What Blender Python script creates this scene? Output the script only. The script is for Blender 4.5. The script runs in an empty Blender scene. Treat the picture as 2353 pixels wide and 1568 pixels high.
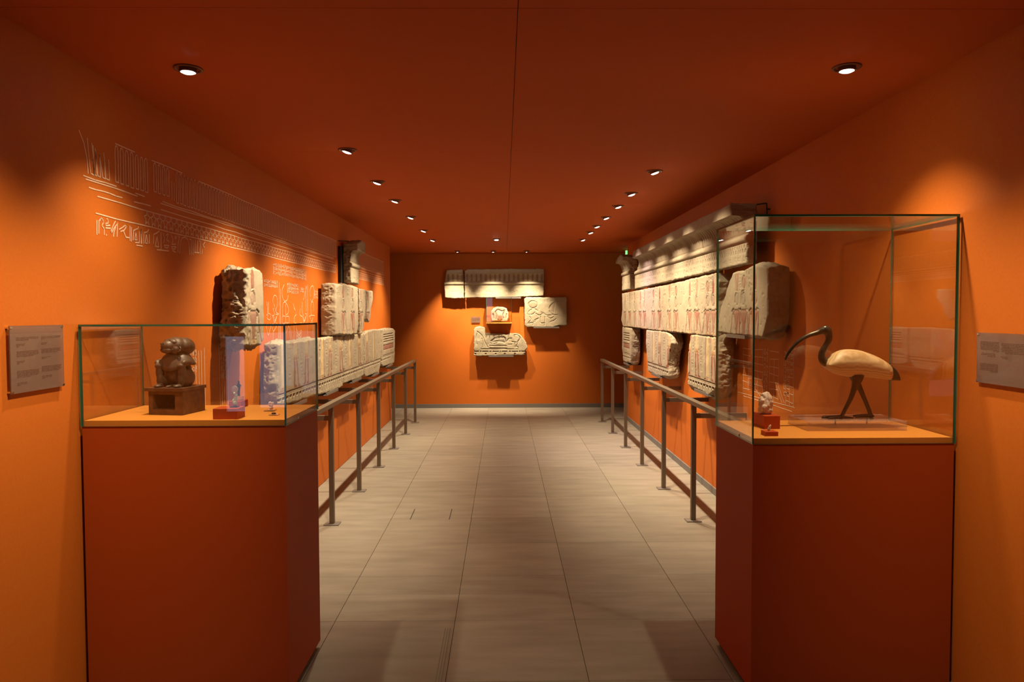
import bpy, bmesh, math, random
import numpy as np
from mathutils import Vector, Matrix
random.seed(7)
C = bpy.context.scene.collection
scn = bpy.context.scene

# ------------------------------------------------------------------ camera
FW, FH, FPX = 2353, 1568, 1646.58
EYE = np.array([0.0, 0.0, 1.532]); PITCH, YAW, ROLL = .0371, .0116, -.0032
_f = np.array([math.sin(YAW), math.cos(YAW), 0]); _r = np.array([math.cos(YAW), -math.sin(YAW), 0])
AF = _f*math.cos(PITCH) + np.array([0, 0, -math.sin(PITCH)])
_u = _f*math.sin(PITCH) + np.array([0, 0, math.cos(PITCH)])
AR = _r*math.cos(ROLL) + _u*math.sin(ROLL); AU = _u*math.cos(ROLL) - _r*math.sin(ROLL)
cd = bpy.data.cameras.new('camera'); cam = bpy.data.objects.new('camera', cd); C.objects.link(cam)
cd.sensor_width = 36; cd.lens = FPX*36/FW; cd.clip_start = .05; cd.clip_end = 60
cam.matrix_world = Matrix(((AR[0], AU[0], -AF[0], EYE[0]), (AR[1], AU[1], -AF[1], EYE[1]), (AR[2], AU[2], -AF[2], EYE[2]), (0, 0, 0, 1)))
scn.camera = cam
def at(px, py, ax, val):          # measured photo point -> point on the plane (axis = value) of the room
    d = AF + AR*(px-FW/2)/FPX + AU*(FH/2-py)/FPX
    return EYE + d*((val-EYE[ax])/d[ax])

# ------------------------------------------------------------------ world, exposure
w = bpy.data.worlds.new('world'); scn.world = w; w.use_nodes = True
w.node_tree.nodes['Background'].inputs[0].default_value = (.30, .32, .36, 1)
w.node_tree.nodes['Background'].inputs[1].default_value = .004
vs = scn.view_settings; vs.view_transform = 'Standard'; vs.look = 'None'; vs.gamma = 1; vs.use_curve_mapping = False
vs.exposure = 0.0
try:
    scn.cycles.blur_glossy = 2.6; scn.cycles.max_bounces = 8; scn.cycles.diffuse_bounces = 3
    scn.cycles.transparent_max_bounces = 24; scn.cycles.glossy_bounces = 3; scn.cycles.transmission_bounces = 4
except Exception: pass
WARM = (1.0, .77, .50)
P_ROW, P_CASE, P_END, P_BACK = 205, 102, 115, 155

# ------------------------------------------------------------------ room measures
XL, XR, YF, HC = -1.654, 1.785, 11.73, 2.524
YL_END, YR_END, YN = 10.50, 10.33, 1.3

# ------------------------------------------------------------------ materials
def mat(name, col, rough=.6, metal=0, spec=.5, noise=None, bump=0, bscale=60, **kw):
    m = bpy.data.materials.new(name); m.use_nodes = True
    nt = m.node_tree; b = nt.nodes['Principled BSDF']
    b.inputs['Base Color'].default_value = (*col, 1); b.inputs['Roughness'].default_value = rough
    b.inputs['Metallic'].default_value = metal; b.inputs['Specular IOR Level'].default_value = spec
    for k, v in kw.items(): b.inputs[k].default_value = v
    if noise or bump:
        tc = nt.nodes.new('ShaderNodeTexCoord'); nz = nt.nodes.new('ShaderNodeTexNoise')
        nz.inputs['Scale'].default_value = bscale; nz.inputs['Detail'].default_value = 5
        nt.links.new(tc.outputs['Object'], nz.inputs['Vector'])
        if noise:
            mx = nt.nodes.new('ShaderNodeMix'); mx.data_type = 'RGBA'
            mx.inputs[6].default_value = (*col, 1); mx.inputs[7].default_value = (*noise, 1)
            rp = nt.nodes.new('ShaderNodeMapRange'); rp.inputs[1].default_value = .35; rp.inputs[2].default_value = .65
            nt.links.new(nz.outputs['Fac'], rp.inputs[0]); nt.links.new(rp.outputs[0], mx.inputs[0])
            nt.links.new(mx.outputs[2], b.inputs['Base Color'])
        if bump:
            bp = nt.nodes.new('ShaderNodeBump'); bp.inputs['Strength'].default_value = bump; bp.inputs['Distance'].default_value = .002
            nt.links.new(nz.outputs['Fac'], bp.inputs['Height']); nt.links.new(bp.outputs[0], b.inputs['Normal'])
    return m
def emat(name, col, s):
    m = bpy.data.materials.new(name); m.use_nodes = True; nt = m.node_tree; nt.nodes.clear()
    e = nt.nodes.new('ShaderNodeEmission'); o = nt.nodes.new('ShaderNodeOutputMaterial')
    e.inputs[0].default_value = (*col, 1); e.inputs[1].default_value = s; nt.links.new(e.outputs[0], o.inputs[0]); return m
def glassmat(name, tint, ior=1.5, body=None, bodyfac=0):
    m = bpy.data.materials.new(name); m.use_nodes = True; nt = m.node_tree; nt.nodes.clear()
    N = nt.nodes.new; o = N('ShaderNodeOutputMaterial'); t = N('ShaderNodeBsdfTransparent'); g = N('ShaderNodeBsdfGlossy')
    f = N('ShaderNodeFresnel'); mx = N('ShaderNodeMixShader')
    t.inputs[0].default_value = (*tint, 1); g.inputs['Roughness'].default_value = 0.0; g.inputs[0].default_value = (1, 1, 1, 1)
    ge = N('ShaderNodeNewGeometry'); ri = N('ShaderNodeMapRange'); ri.inputs[3].default_value = ior; ri.inputs[4].default_value = 1/ior   # same reflectance on the inner face of the sheet
    nt.links.new(ge.outputs['Backfacing'], ri.inputs[0]); nt.links.new(ri.outputs[0], f.inputs[0])
    nt.links.new(f.outputs[0], mx.inputs[0]); src = t
    if body:
        d = N('ShaderNodeBsdfDiffuse'); d.inputs[0].default_value = (*body, 1); m2 = N('ShaderNodeMixShader'); m2.inputs[0].default_value = bodyfac
        nt.links.new(t.outputs[0], m2.inputs[1]); nt.links.new(d.outputs[0], m2.inputs[2]); src = m2
    nt.links.new(src.outputs[0], mx.inputs[1]); nt.links.new(g.outputs[0], mx.inputs[2]); nt.links.new(mx.outputs[0], o.inputs[0]); return m
ORANGE = (.50, .128, .012)
M = {}
M['paint'] = mat('orange_paint', ORANGE, .62, spec=.25, noise=(.475, .119, .011), bump=.12, bscale=90)
M['ceil'] = mat('orange_ceiling_paint', (.46, .086, .006), .75, spec=.2, bump=.06, bscale=120)
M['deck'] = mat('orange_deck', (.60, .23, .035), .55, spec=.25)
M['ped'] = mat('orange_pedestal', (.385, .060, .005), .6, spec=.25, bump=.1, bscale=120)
M['red'] = mat('red_block', (.40, .055, .008), .5, spec=.3)
M['dark'] = mat('dark_plinth', (.02, .018, .016), .7)
M['grout'] = mat('dark_grout', (.17, .15, .125), .9)
M['base'] = mat('grey_baseboard', (.16, .15, .14), .6)
M['rail'] = mat('bronze_grey_steel', (.19, .155, .115), .42, metal=.75, bump=.1, bscale=200)
M['steel'] = mat('grey_steel', (.24, .23, .215), .45, metal=.6)
M['black'] = mat('black_steel', (.02, .02, .02), .5, metal=.5)
M['chrome'] = mat('chrome', (.8, .8, .78), .15, metal=1)
M['trim'] = mat('lamp_ring', (.16, .06, .025), .45, metal=.3)
M['bulb'] = emat('lit_lamp', (1, .93, .82), 40)
M['bulb'].cycles.emission_sampling = 'NONE'
M['bulb_off'] = mat('dull_lamp', (.5, .45, .4), .3)
M['exit'] = emat('green_sign', (.22, .9, .25), 1.6)
M['glow'] = emat('cool_glow', (.72, .76, 1.0), 1.3)  # emission of the panels added behind the viewer
M['glass'] = glassmat('clear_glass', (.985, .995, .985))
M['gedge'] = mat('green_glass_edge', (.02, .13, .075), .12, spec=.8)
M['acryl'] = glassmat('clear_acrylic', (.93, .90, .90), 1.45, (.75, .55, .47), .24)
M['plaque'] = glassmat('frosted_acrylic', (.72, .58, .52), 1.3, (.27, .175, .13), .50)
M['ink'] = mat('dark_ink', (.12, .05, .025), .8)
M['line'] = mat('pale_line_paint', (.80, .56, .39), .7)
M['bronze'] = mat('dark_bronze', (.045, .04, .028), .3, metal=.6, noise=(.075, .06, .035), bscale=40)
M['bronzeleg'] = mat('brown_bronze', (.05, .022, .012), .4, metal=.5)
M['woodk'] = mat('old_brown_wood', (.07, .03, .013), .5, noise=(.13, .052, .02), bump=.5, bscale=45)
M['baboon'] = mat('brown_carved_wood', (.078, .044, .024), .45, noise=(.10, .057, .032), bump=.25, bscale=70)
M['faience'] = mat('pale_green_faience', (.42, .42, .25), .12, spec=.8)
M['shell'] = mat('ivory_figure', (.75, .60, .48), .4, noise=(.5, .35, .25), bscale=120)
M['roomdark'] = mat('dim_gallery', (.16, .13, .12), .8)

def stone_mat(name, base, base2, dirt):
    m = bpy.data.materials.new(name); m.use_nodes = True; nt = m.node_tree; N = nt.nodes.new; Lk = nt.links.new
    b = nt.nodes['Principled BSDF']; b.inputs['Roughness'].default_value = .85; b.inputs['Specular IOR Level'].default_value = .2
    tc = N('ShaderNodeTexCoord'); n1 = N('ShaderNodeTexNoise'); n1.inputs['Scale'].default_value = 6; n1.inputs['Detail'].default_value = 6
    n2 = N('ShaderNodeTexNoise'); n2.inputs['Scale'].default_value = 55; n2.inputs['Detail'].default_value = 8; n2.inputs['Roughness'].default_value = .65
    Lk(tc.outputs['Object'], n1.inputs[0]); Lk(tc.outputs['Object'], n2.inputs[0])
    def mix(fac, a, c):
        x = N('ShaderNodeMix'); x.data_type = 'RGBA'
        Lk(fac, x.inputs[0])
        for s, v in ((6, a), (7, c)):
            if isinstance(v, tuple): x.inputs[s].default_value = (*v, 1)
            else: Lk(v, x.inputs[s])
        return x.outputs[2]
    def rng(src, a, c, lo=0., hi=1.):
        r = N('ShaderNodeMapRange'); Lk(src, r.inputs[0]); r.inputs[1].default_value = a; r.inputs[2].default_value = c
        r.inputs[3].default_value = lo; r.inputs[4].default_value = hi; return r.outputs[0]
    col = mix(rng(n1.outputs['Fac'], .35, .65), base, base2)
    col = mix(rng(n2.outputs['Fac'], .56, .75, 0, .55), col, dirt)
    at_ = N('ShaderNodeAttribute'); at_.attribute_name = 'pigment'; sp = N('ShaderNodeSeparateColor'); Lk(at_.outputs['Color'], sp.inputs[0])
    wear = rng(n2.outputs['Fac'], .35, .62, 1., .84)
    def mul(a, c):
        x = N('ShaderNodeMath'); x.operation = 'MULTIPLY'; Lk(a, x.inputs[0]); Lk(c, x.inputs[1]); return x.outputs[0]
    col = mix(mul(sp.outputs[0], wear), col, (.20, .042, .026))
    col = mix(mul(sp.outputs[1], wear), col, (.17, .15, .125))
    col = mix(mul(sp.outputs[2], wear), col, (.66, .46, .20))
    Lk(col, b.inputs['Base Color'])
    bp = N('ShaderNodeBump'); bp.inputs['Strength'].default_value = .5; bp.inputs['Distance'].default_value = .004
    Lk(n2.outputs['Fac'], bp.inputs['Height']); Lk(bp.outputs[0], b.inputs['Normal'])
    return m
M['stone'] = stone_mat('limestone', (.325, .278, .203), (.285, .242, .174), (.18, .135, .095))
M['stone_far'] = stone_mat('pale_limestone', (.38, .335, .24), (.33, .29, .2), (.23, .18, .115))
M['stone_head'] = stone_mat('pinkish_limestone', (.66, .50, .40), (.50, .36, .28), (.30, .19, .14))

def tile_mat():
    m = bpy.data.materials.new('grey_brown_tile'); m.use_nodes = True; nt = m.node_tree; N = nt.nodes.new; Lk = nt.links.new
    b = nt.nodes['Principled BSDF']; b.inputs['Roughness'].default_value = .48; b.inputs['Specular IOR Level'].default_value = .35
    g = N('ShaderNodeNewGeometry'); mp = N('ShaderNodeMapping'); mp.inputs['Scale'].default_value = (1.2, 5.5, 1)
    n = N('ShaderNodeTexNoise'); n.inputs['Scale'].default_value = 2.2; n.inputs['Detail'].default_value = 6
    n2 = N('ShaderNodeTexNoise'); n2.inputs['Scale'].default_value = 160; n2.inputs['Detail'].default_value = 3
    Lk(g.outputs['Position'], mp.inputs[0]); Lk(mp.outputs[0], n.inputs[0]); Lk(g.outputs['Position'], n2.inputs[0])
    x = N('ShaderNodeMix'); x.data_type = 'RGBA'; x.inputs[6].default_value = (.205, .188, .152, 1); x.inputs[7].default_value = (.275, .252, .206, 1)
    r = N('ShaderNodeMapRange'); r.inputs[1].default_value = .3; r.inputs[2].default_value = .7; Lk(n.outputs['Fac'], r.inputs[0]); Lk(r.outputs[0], x.inputs[0])
    oi = N('ShaderNodeObjectInfo'); hs = N('ShaderNodeHueSaturation'); rr = N('ShaderNodeMapRange'); rr.inputs[3].default_value = .91; rr.inputs[4].default_value = 1.06
    Lk(oi.outputs['Random'], rr.inputs[0]); Lk(rr.outputs[0], hs.inputs['Value']); Lk(x.outputs[2], hs.inputs['Color'])
    y = N('ShaderNodeMix'); y.data_type = 'RGBA'; y.blend_type = 'MULTIPLY'; y.inputs[0].default_value = .35
    Lk(hs.outputs[0], y.inputs[6]); Lk(n2.outputs['Color'], y.inputs[7]); Lk(hs.outputs[0], b.inputs['Base Color'])
    bp = N('ShaderNodeBump'); bp.inputs['Strength'].default_value = .08; bp.inputs['Distance'].default_value = .001; Lk(n2.outputs['Fac'], bp.inputs['Height']); Lk(bp.outputs[0], b.inputs['Normal'])
    return m
M['tile'] = tile_mat()
def wood_body():
    m = bpy.data.materials.new('pale_ringed_wood'); m.use_nodes = True; nt = m.node_tree; N = nt.nodes.new; Lk = nt.links.new
    b = nt.nodes['Principled BSDF']; b.inputs['Roughness'].default_value = .5
    tc = N('ShaderNodeTexCoord'); mp = N('ShaderNodeMapping'); mp.inputs['Location'].default_value = (-1.475, -3.0, -1.245); mp.inputs['Scale'].default_value = (1, .6, 1.25)
    wv = N('ShaderNodeTexWave'); wv.wave_type = 'RINGS'; wv.rings_direction = 'SPHERICAL'; wv.inputs['Scale'].default_value = 42; wv.inputs['Distortion'].default_value = 3.5; wv.inputs['Detail'].default_value = 2
    wv.inputs['Detail Scale'].default_value = .8
    Lk(tc.outputs['Object'], mp.inputs[0]); Lk(mp.outputs[0], wv.inputs[0])
    x = N('ShaderNodeMix'); x.data_type = 'RGBA'; x.inputs[6].default_value = (.46, .28, .12, 1); x.inputs[7].default_value = (.62, .43, .22, 1)
    Lk(wv.outputs['Fac'], x.inputs[0]); Lk(x.outputs[2], b.inputs['Base Color']); return m
M['ibiswood'] = wood_body()

# ------------------------------------------------------------------ helpers
def tag(o, label=None, cat=None, group=None, kind=None):
    if label: o['label'] = label
    if cat: o['category'] = cat
    if group: o['group'] = group
    if kind: o['kind'] = kind
    return o
def setpar(o, parent):
    if parent is not None:
        o.parent = parent
        o.matrix_parent_inverse = Matrix.Translation(Vector(parent.get('base_at', (0, 0, 0)))).inverted() if parent.type == 'EMPTY' else Matrix.Identity(4)
        if parent.type != 'EMPTY' and parent.parent is None: o.matrix_parent_inverse = Matrix.Identity(4)
def thing(name, label, cat, loc=(0, 0, 0), group=None):
    o = bpy.data.objects.new(name, None); C.objects.link(o); o.location = loc; o.empty_display_size = .1
    o['base_at'] = [float(x) for x in loc]
    return tag(o, label, cat, group)
def link(name, me, parent=None):
    o = bpy.data.objects.new(name, me); C.objects.link(o); setpar(o, parent); return o
def mesh(name, vs_, fs, m, parent=None, smooth=False, recalc=False):
    me = bpy.data.meshes.new(name); me.from_pydata([tuple(map(float, v)) for v in vs_], [], fs)
    for x in (m if isinstance(m, (list, tuple)) else [m]): me.materials.append(x)
    if recalc:
        bm = bmesh.new(); bm.from_mesh(me); bmesh.ops.recalc_face_normals(bm, faces=bm.faces); bm.to_mesh(me); bm.free()
    if smooth: me.polygons.foreach_set('use_smooth', [True]*len(me.polygons))
    me.update(); return link(name, me, parent)
BF = [(0, 3, 2, 1), (4, 5, 6, 7), (0, 1, 5, 4), (1, 2, 6, 5), (2, 3, 7, 6), (3, 0, 4, 7)]
def bverts(x0, x1, y0, y1, z0, z1): return [(x0, y0, z0), (x1, y0, z0), (x1, y1, z0), (x0, y1, z0), (x0, y0, z1), (x1, y0, z1), (x1, y1, z1), (x0, y1, z1)]
def box(name, x0, x1, y0, y1, z0, z1, m, parent=None, bevel=0, rot=None):
    """axis-aligned box; rot=(angle, cx, cy) turns it about a vertical axis"""
    v = bverts(x0, x1, y0, y1, z0, z1)
    if rot:
        a, cx, cy = rot; ca, sa = math.cos(a), math.sin(a)
        v = [(cx+(p[0]-cx)*ca-(p[1]-cy)*sa, cy+(p[0]-cx)*sa+(p[1]-cy)*ca, p[2]) for p in v]
    if not bevel: return mesh(name, v, BF, m, parent)
    bm = bmesh.new(); bvs = [bm.verts.new(p) for p in v]
    for f in BF: bm.faces.new([bvs[i] for i in f])
    bmesh.ops.bevel(bm, geom=bm.edges[:], offset=bevel, segments=2, affect='EDGES', profile=.6)
    me = bpy.data.meshes.new(name); bm.to_mesh(me); bm.free(); me.materials.append(m); return link(name, me, parent)
def multibox(name, boxes, m, parent=None):
    vs_, fs = [], []
    for b in boxes:
        k = len(vs_); vs_ += bverts(*b); fs += [tuple(i+k for i in f) for f in BF]
    return mesh(name, vs_, fs, m, parent)
def tube(name, pts, rad, m, parent=None, n=12, squash=None, smooth=True, caps=True):
    """lofted tube along pts with a radius per point; squash = (axis vector, factor)"""
    P = [Vector(p) for p in pts]; vs_, fs = [], []; up = None
    for i, p in enumerate(P):
        t = (P[min(i+1, len(P)-1)]-P[max(i-1, 0)]).normalized()
        if up is None: up = t.orthogonal().normalized()
        up = (up-t*up.dot(t)).normalized(); s = t.cross(up); r = rad[i] if isinstance(rad, (list, tuple)) else rad
        for k in range(n):
            a = 2*math.pi*k/n; o = (up*math.cos(a)+s*math.sin(a))*r
            if squash: ax = Vector(squash[0]); o = o-ax*o.dot(ax)*(1-squash[1])
            vs_.append(p+o)
        if i:
            for k in range(n): fs.append(((i-1)*n+k, (i-1)*n+(k+1) % n, i*n+(k+1) % n, i*n+k))
    if caps: fs.append(tuple(range(n))[::-1]); fs.append(tuple((len(P)-1)*n+k for k in range(n)))
    return mesh(name, vs_, fs, m, parent, smooth, recalc=True)
def spline(pts, n=6):
    """Catmull-Rom through tuples of any length"""
    A = [np.array(p, float) for p in pts]; A = [2*A[0]-A[1]]+A+[2*A[-1]-A[-2]]; out = []
    for i in range(1, len(A)-2):
        for k in range(n):
            t = k/n; p0, p1, p2, p3 = A[i-1:i+3]
            out.append(.5*((2*p1)+(-p0+p2)*t+(2*p0-5*p1+4*p2-p3)*t*t+(-p0+3*p1-3*p2+p3)*t**3))
    out.append(A[-2]); return out
def lathe(name, prof, c, m, parent=None, n=20, sy=1.0):
    vs_, fs = [], []
    for i, (r, z) in enumerate(prof):
        for k in range(n):
            a = 2*math.pi*k/n; vs_.append((c[0]+r*math.cos(a), c[1]+r*math.sin(a)*sy, c[2]+z))
        if i:
            for k in range(n): fs.append(((i-1)*n+k, (i-1)*n+(k+1) % n, i*n+(k+1) % n, i*n+k))
    fs.append(tuple(range(n))[::-1]); fs.append(tuple((len(prof)-1)*n+k for k in range(n)))
    return mesh(name, vs_, fs, m, parent, True, recalc=True)
def blob(name, parts, m, parent=None, voxel=.003, smooth=4, M4=None):
    """union of ellipsoids / capsules, voxel-remeshed into one continuous skin.  parts: (centre, radii[, rotation])"""
    bm = bmesh.new()
    for p in parts:
        c, r = p[0], p[1]; mt = Matrix.Translation(c)
        if len(p) > 2: mt = mt @ p[2]
        bmesh.ops.create_uvsphere(bm, u_segments=24, v_segments=14, radius=1, matrix=mt @ Matrix.Diagonal((*r, 1)))
    if M4 is not None: bm.transform(M4)
    me = bpy.data.meshes.new(name); bm.to_mesh(me); bm.free(); o = bpy.data.objects.new(name, me); C.objects.link(o)
    rm = o.modifiers.new('r', 'REMESH'); rm.mode = 'VOXEL'; rm.voxel_size = voxel
    sm = o.modifiers.new('s', 'SMOOTH'); sm.iterations = smooth; sm.factor = .5
    dg = bpy.context.evaluated_depsgraph_get(); m2 = bpy.data.meshes.new_from_object(o.evaluated_get(dg))
    bpy.data.objects.remove(o); m2.materials.clear(); m2.materials.append(m); m2.name = name
    m2.polygons.foreach_set('use_smooth', [True]*len(m2.polygons)); return link(name, m2, parent)

# ------------------------------------------------------------------ noise
def _h(i, j, k, s):
    x = np.sin(i*127.1+j*311.7+k*74.7+s*17.3)*43758.5453; return x-np.floor(x)
def vnoise(P, s=0):
    I = np.floor(P); F = P-I; F = F*F*(3-2*F); r = 0
    for a in (0, 1):
        for b in (0, 1):
            for c in (0, 1):
                r = r+_h(I[:, 0]+a, I[:, 1]+b, I[:, 2]+c, s)*(F[:, 0] if a else 1-F[:, 0])*(F[:, 1] if b else 1-F[:, 1])*(F[:, 2] if c else 1-F[:, 2])
    return r*2-1
def fbm(P, s=0, o=4):
    r, a = 0, 1.
    for k in range(o): r = r+a*vnoise(P*2**k, s+k*3.1); a *= .5
    return r

# ------------------------------------------------------------------ carved relief
def sd_poly(U, V, poly):
    p = np.asarray(poly, float); q = np.roll(p, -1, 0); d = np.full(U.shape, 1e9); ins = np.zeros(U.shape, bool)
    for (x0, y0), (x1, y1) in zip(p, q):
        ex, ey = x1-x0, y1-y0; L2 = ex*ex+ey*ey+1e-12; t = np.clip(((U-x0)*ex+(V-y0)*ey)/L2, 0, 1)
        d = np.minimum(d, (U-x0-t*ex)**2+(V-y0-t*ey)**2)
        c = ((y0 <= V) & (V < y1)) | ((y1 <= V) & (V < y0))
        if abs(ey) > 1e-12: ins ^= c & (U < x0+(V-y0)/ey*ex)
    return np.where(ins, 1, -1)*np.sqrt(d)
def sstep(x): x = np.clip(x, 0, 1); return x*x*(3-2*x)
class Relief:
    def __init__(s, U, V): s.U, s.V = U, V; s.H = np.zeros(U.shape); s.P = np.zeros((len(U), 3))
    def _sel(s, p, pad):
        p = np.asarray(p, float); return np.where((s.U > p[:, 0].min()-pad) & (s.U < p[:, 0].max()+pad) & (s.V > p[:, 1].min()-pad) & (s.V < p[:, 1].max()+pad))[0]
    def fill(s, poly, depth=.006, edge=.006, paint=0, ch=0, bulge=.6):
        i = s._sel(poly, .01)
        if not len(i): return
        sd = sd_poly(s.U[i], s.V[i], poly); k = sstep((sd+edge*.3)/edge)
        s.H[i] = np.minimum(s.H[i], -depth*k)+depth*bulge*sstep((sd-edge)/(edge*3))*k
        if paint: s.P[i, ch] = np.maximum(s.P[i, ch], paint*k)
        s.P[i, 1] = np.maximum(s.P[i, 1], .6*np.exp(-(sd/(edge*.55))**2)*min(1, depth/.006))     # darker tone along the cut edge
    def line(s, pts, wd=.005, depth=.005, paint=0, ch=0):
        i = s._sel(pts, wd*2)
        if not len(i): return
        p = np.asarray(pts, float); u, v = s.U[i], s.V[i]; d = np.full(u.shape, 1e9)
        for (x0, y0), (x1, y1) in zip(p[:-1], p[1:]):
            ex, ey = x1-x0, y1-y0; t = np.clip(((u-x0)*ex+(v-y0)*ey)/(ex*ex+ey*ey+1e-12), 0, 1)
            d = np.minimum(d, (u-x0-t*ex)**2+(v-y0-t*ey)**2)
        k = 1-sstep((np.sqrt(d)-wd*.35)/(wd*.65)); s.H[i] = np.minimum(s.H[i], s.H[i]*.3-depth*k)
        s.P[i, 1] = np.maximum(s.P[i, 1], .5*k*min(1, depth/.009))
        if paint: s.P[i, ch] = np.maximum(s.P[i, ch], paint*k)
    def glyphs(s, u0, u1, v0, v1, rnd, cell=.04, depth=.004):
        u = u0
        while u < u1-cell*.5:
            v = v0
            while v < v1-cell*.5:
                for st in glyph(rnd): s.line([(u+cell*(.12+.76*a), v+cell*(.1+.8*b)) for a, b in st], .0055, depth)
                v += cell
            u += cell
def glyph(rnd):
    k = rnd.randrange(9)
    if k == 0: return [[(0, .3), (.2, .6), (.4, .3), (.6, .6), (.8, .3), (1, .6)]]
    if k == 1: return [[(.2, 0), (.2, 1)], [(.6, 0), (.6, 1)]]
    if k == 2: return [[(.5+.4*math.cos(a*.9), .5+.4*math.sin(a*.9)) for a in range(8)]]
    if k == 3: return [[(.1, .2), (.9, .2), (.9, .7), (.1, .7), (.1, .2)]]
    if k == 4: return [[(0, .75), (.2, .95), (.4, .8), (.45, .5), (.9, .2), (.5, .3), (.4, 0)], [(.2, 0), (.6, 0)]]
    if k == 5: return [[(.1, .6), (.2, .3), (.5, .15), (.8, .3), (.9, .6), (.1, .6)]]
    if k == 6: return [[(.5, 0), (.5, .9), (.75, 1), (.8, .5), (.5, .3)]]
    if k == 7: return [[(0, .1), (1, .1)], [(.3, .4), (.3, .9), (.7, .9), (.7, .4)]]
    return [[(.1, 0), (.5, 1), (.9, 0), (.1, 0)]]
def figure(R, u, d, kind, z0=1.0, paint=.95):
    """striding figure in sunk relief, d=+-1 facing; kind 0 = kilt, 1 = long robe, 2 = tall double plume"""
    f = lambda pts: [(u+d*a, z0+b) for a, b in pts]
    if kind != 1:
        for a, b in ((-.045, -.03), (.045, .065)):     # two striding legs with feet
            R.fill(f([(a*.5-.02, .24), (a*.5+.02, .24), (b*.8+.018, .12), (b+.012, .025), (b+.055, .008), (b+.055, 0), (b-.016, 0), (b*.8-.014, .12)]), .0028, .004, 1.0, bulge=.4)
        R.fill(f([(-.052, .205), (.062, .205), (.045, .39), (-.04, .39)]), .003, .005, .35, 2)
        R.line(f([(-.055, .205), (.065, .205)]), .005, .004); R.line(f([(.064, .205), (.02, .37)]), .005, .007)
    else:
        R.fill(f([(-.05, .01), (.05, .01), (.045, .25), (.03, .39), (-.03, .39), (-.045, .25)]), .005, .005, .45, 2)
        R.line(f([(-.052, .01), (-.046, .25), (-.032, .39)]), .006, .008, .7); R.line(f([(.052, .01), (.046, .25), (.032, .39)]), .006, .008, .7)
        R.fill(f([(-.04, 0), (.075, 0), (.06, .012), (-.04, .012)]), .005, .004, paint)
    R.fill(f([(-.020, .36), (.020, .36), (.032, .45), (.072, .540), (.05, .562), (-.05, .562), (-.072, .540), (-.032, .45)]), .005, .006, paint*.8); R.line(f([(.03, .40), (.045, .47), (.07, .53)]), .006, .009)
    R.line(f([(-.094, .546), (-.076, .560), (-.052, .566)]), .007, .009); R.line(f([(.052, .566), (.076, .560), (.094, .546)]), .007, .009)
    R.fill(f([(-.092, .55), (-.075, .55), (-.062, .42), (-.05, .30), (-.066, .295), (-.082, .41)]), .003, .004, paint)
    R.fill(f([(.088, .55), (.074, .54), (.088, .44), (.13, .36), (.142, .37), (.104, .45)]), .003, .004, paint)
    R.fill(f([(-.036, .588), (-.045, .63), (-.025, .675), (.01, .682), (.035, .655), (.04, .61), (.02, .60), (.016, .585)]), .006, .005, .45, 1 if kind else 0)
    R.line(f([(-.05, .60), (-.055, .64), (-.03, .685), (.01, .692)]), .006, .008)
    if kind == 2: R.fill(f([(-.03, .69), (-.045, .78), (-.02, .87), (.0, .80), (.02, .87), (.035, .77), (.01, .69)]), .006, .005, .6)
    elif kind == 0: R.fill(f([(-.035, .69), (-.04, .75), (-.012, .83), (.02, .76), (.02, .69)]), .004, .006, 1.0)
    else:
        c = [(.0+.042*math.cos(a*.5236), .745+.05*math.sin(a*.5236)) for a in range(12)]; R.fill(f(c), .006, .005, .6)
def wall_relief(U, V, figs, seed):
    R = Relief(U, V); rnd = random.Random(seed)
    lo, hi = U.min(), U.max(); vlo, vhi = V.min(), V.max()
    for k, u in enumerate(figs):
        if lo-.2 < u < hi+.2: figure(R, u, -1 if k % 2 else 1, k % 3)
    for k, (a, b) in enumerate(zip(figs[:-1], figs[1:])):   # inscription columns between the figures
        m = (a+b)/2
        if not lo-.1 < m < hi+.1: continue
        if abs(b-a) > .2:
            R.glyphs(m-.025, m+.025, 1.06, 1.40, rnd, .030, .003)
            R.line([(m-.045, 1.03), (m-.045, 1.42)], .004, .004); R.line([(m+.045, 1.03), (m+.045, 1.42)], .004, .004)
        R.glyphs(m-.07, m+.07, 1.70, 1.86, rnd, .042, .004)
    if vlo < 1.0:                                            # border at the foot: ledge, pits, lobes
        R.line([(lo, .99), (hi, .99)], .007, .006); R.line([(lo, .978), (hi, .978)], .005, .004)
        u = math.floor(lo/.082)*.082
        while u < hi:
            R.fill([(u, .944), (u+.050, .944), (u+.050, .962), (u, .962)], .016, .004, .45, 1, bulge=0)
            R.line([(u+.066, .90), (u+.066, .938)], .008, .006); u += .082
    P3 = np.c_[U, V, U*0]
    H = R.H+.0013*fbm(P3*16, seed, 4)-.004*sstep((fbm(P3*26, seed+40, 3)-.98)/.2)
    R.P *= (.72+.28*np.clip(fbm(P3*7, seed+9, 3)+.5, 0, 1))[:, None]
    return H, R.P
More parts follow.
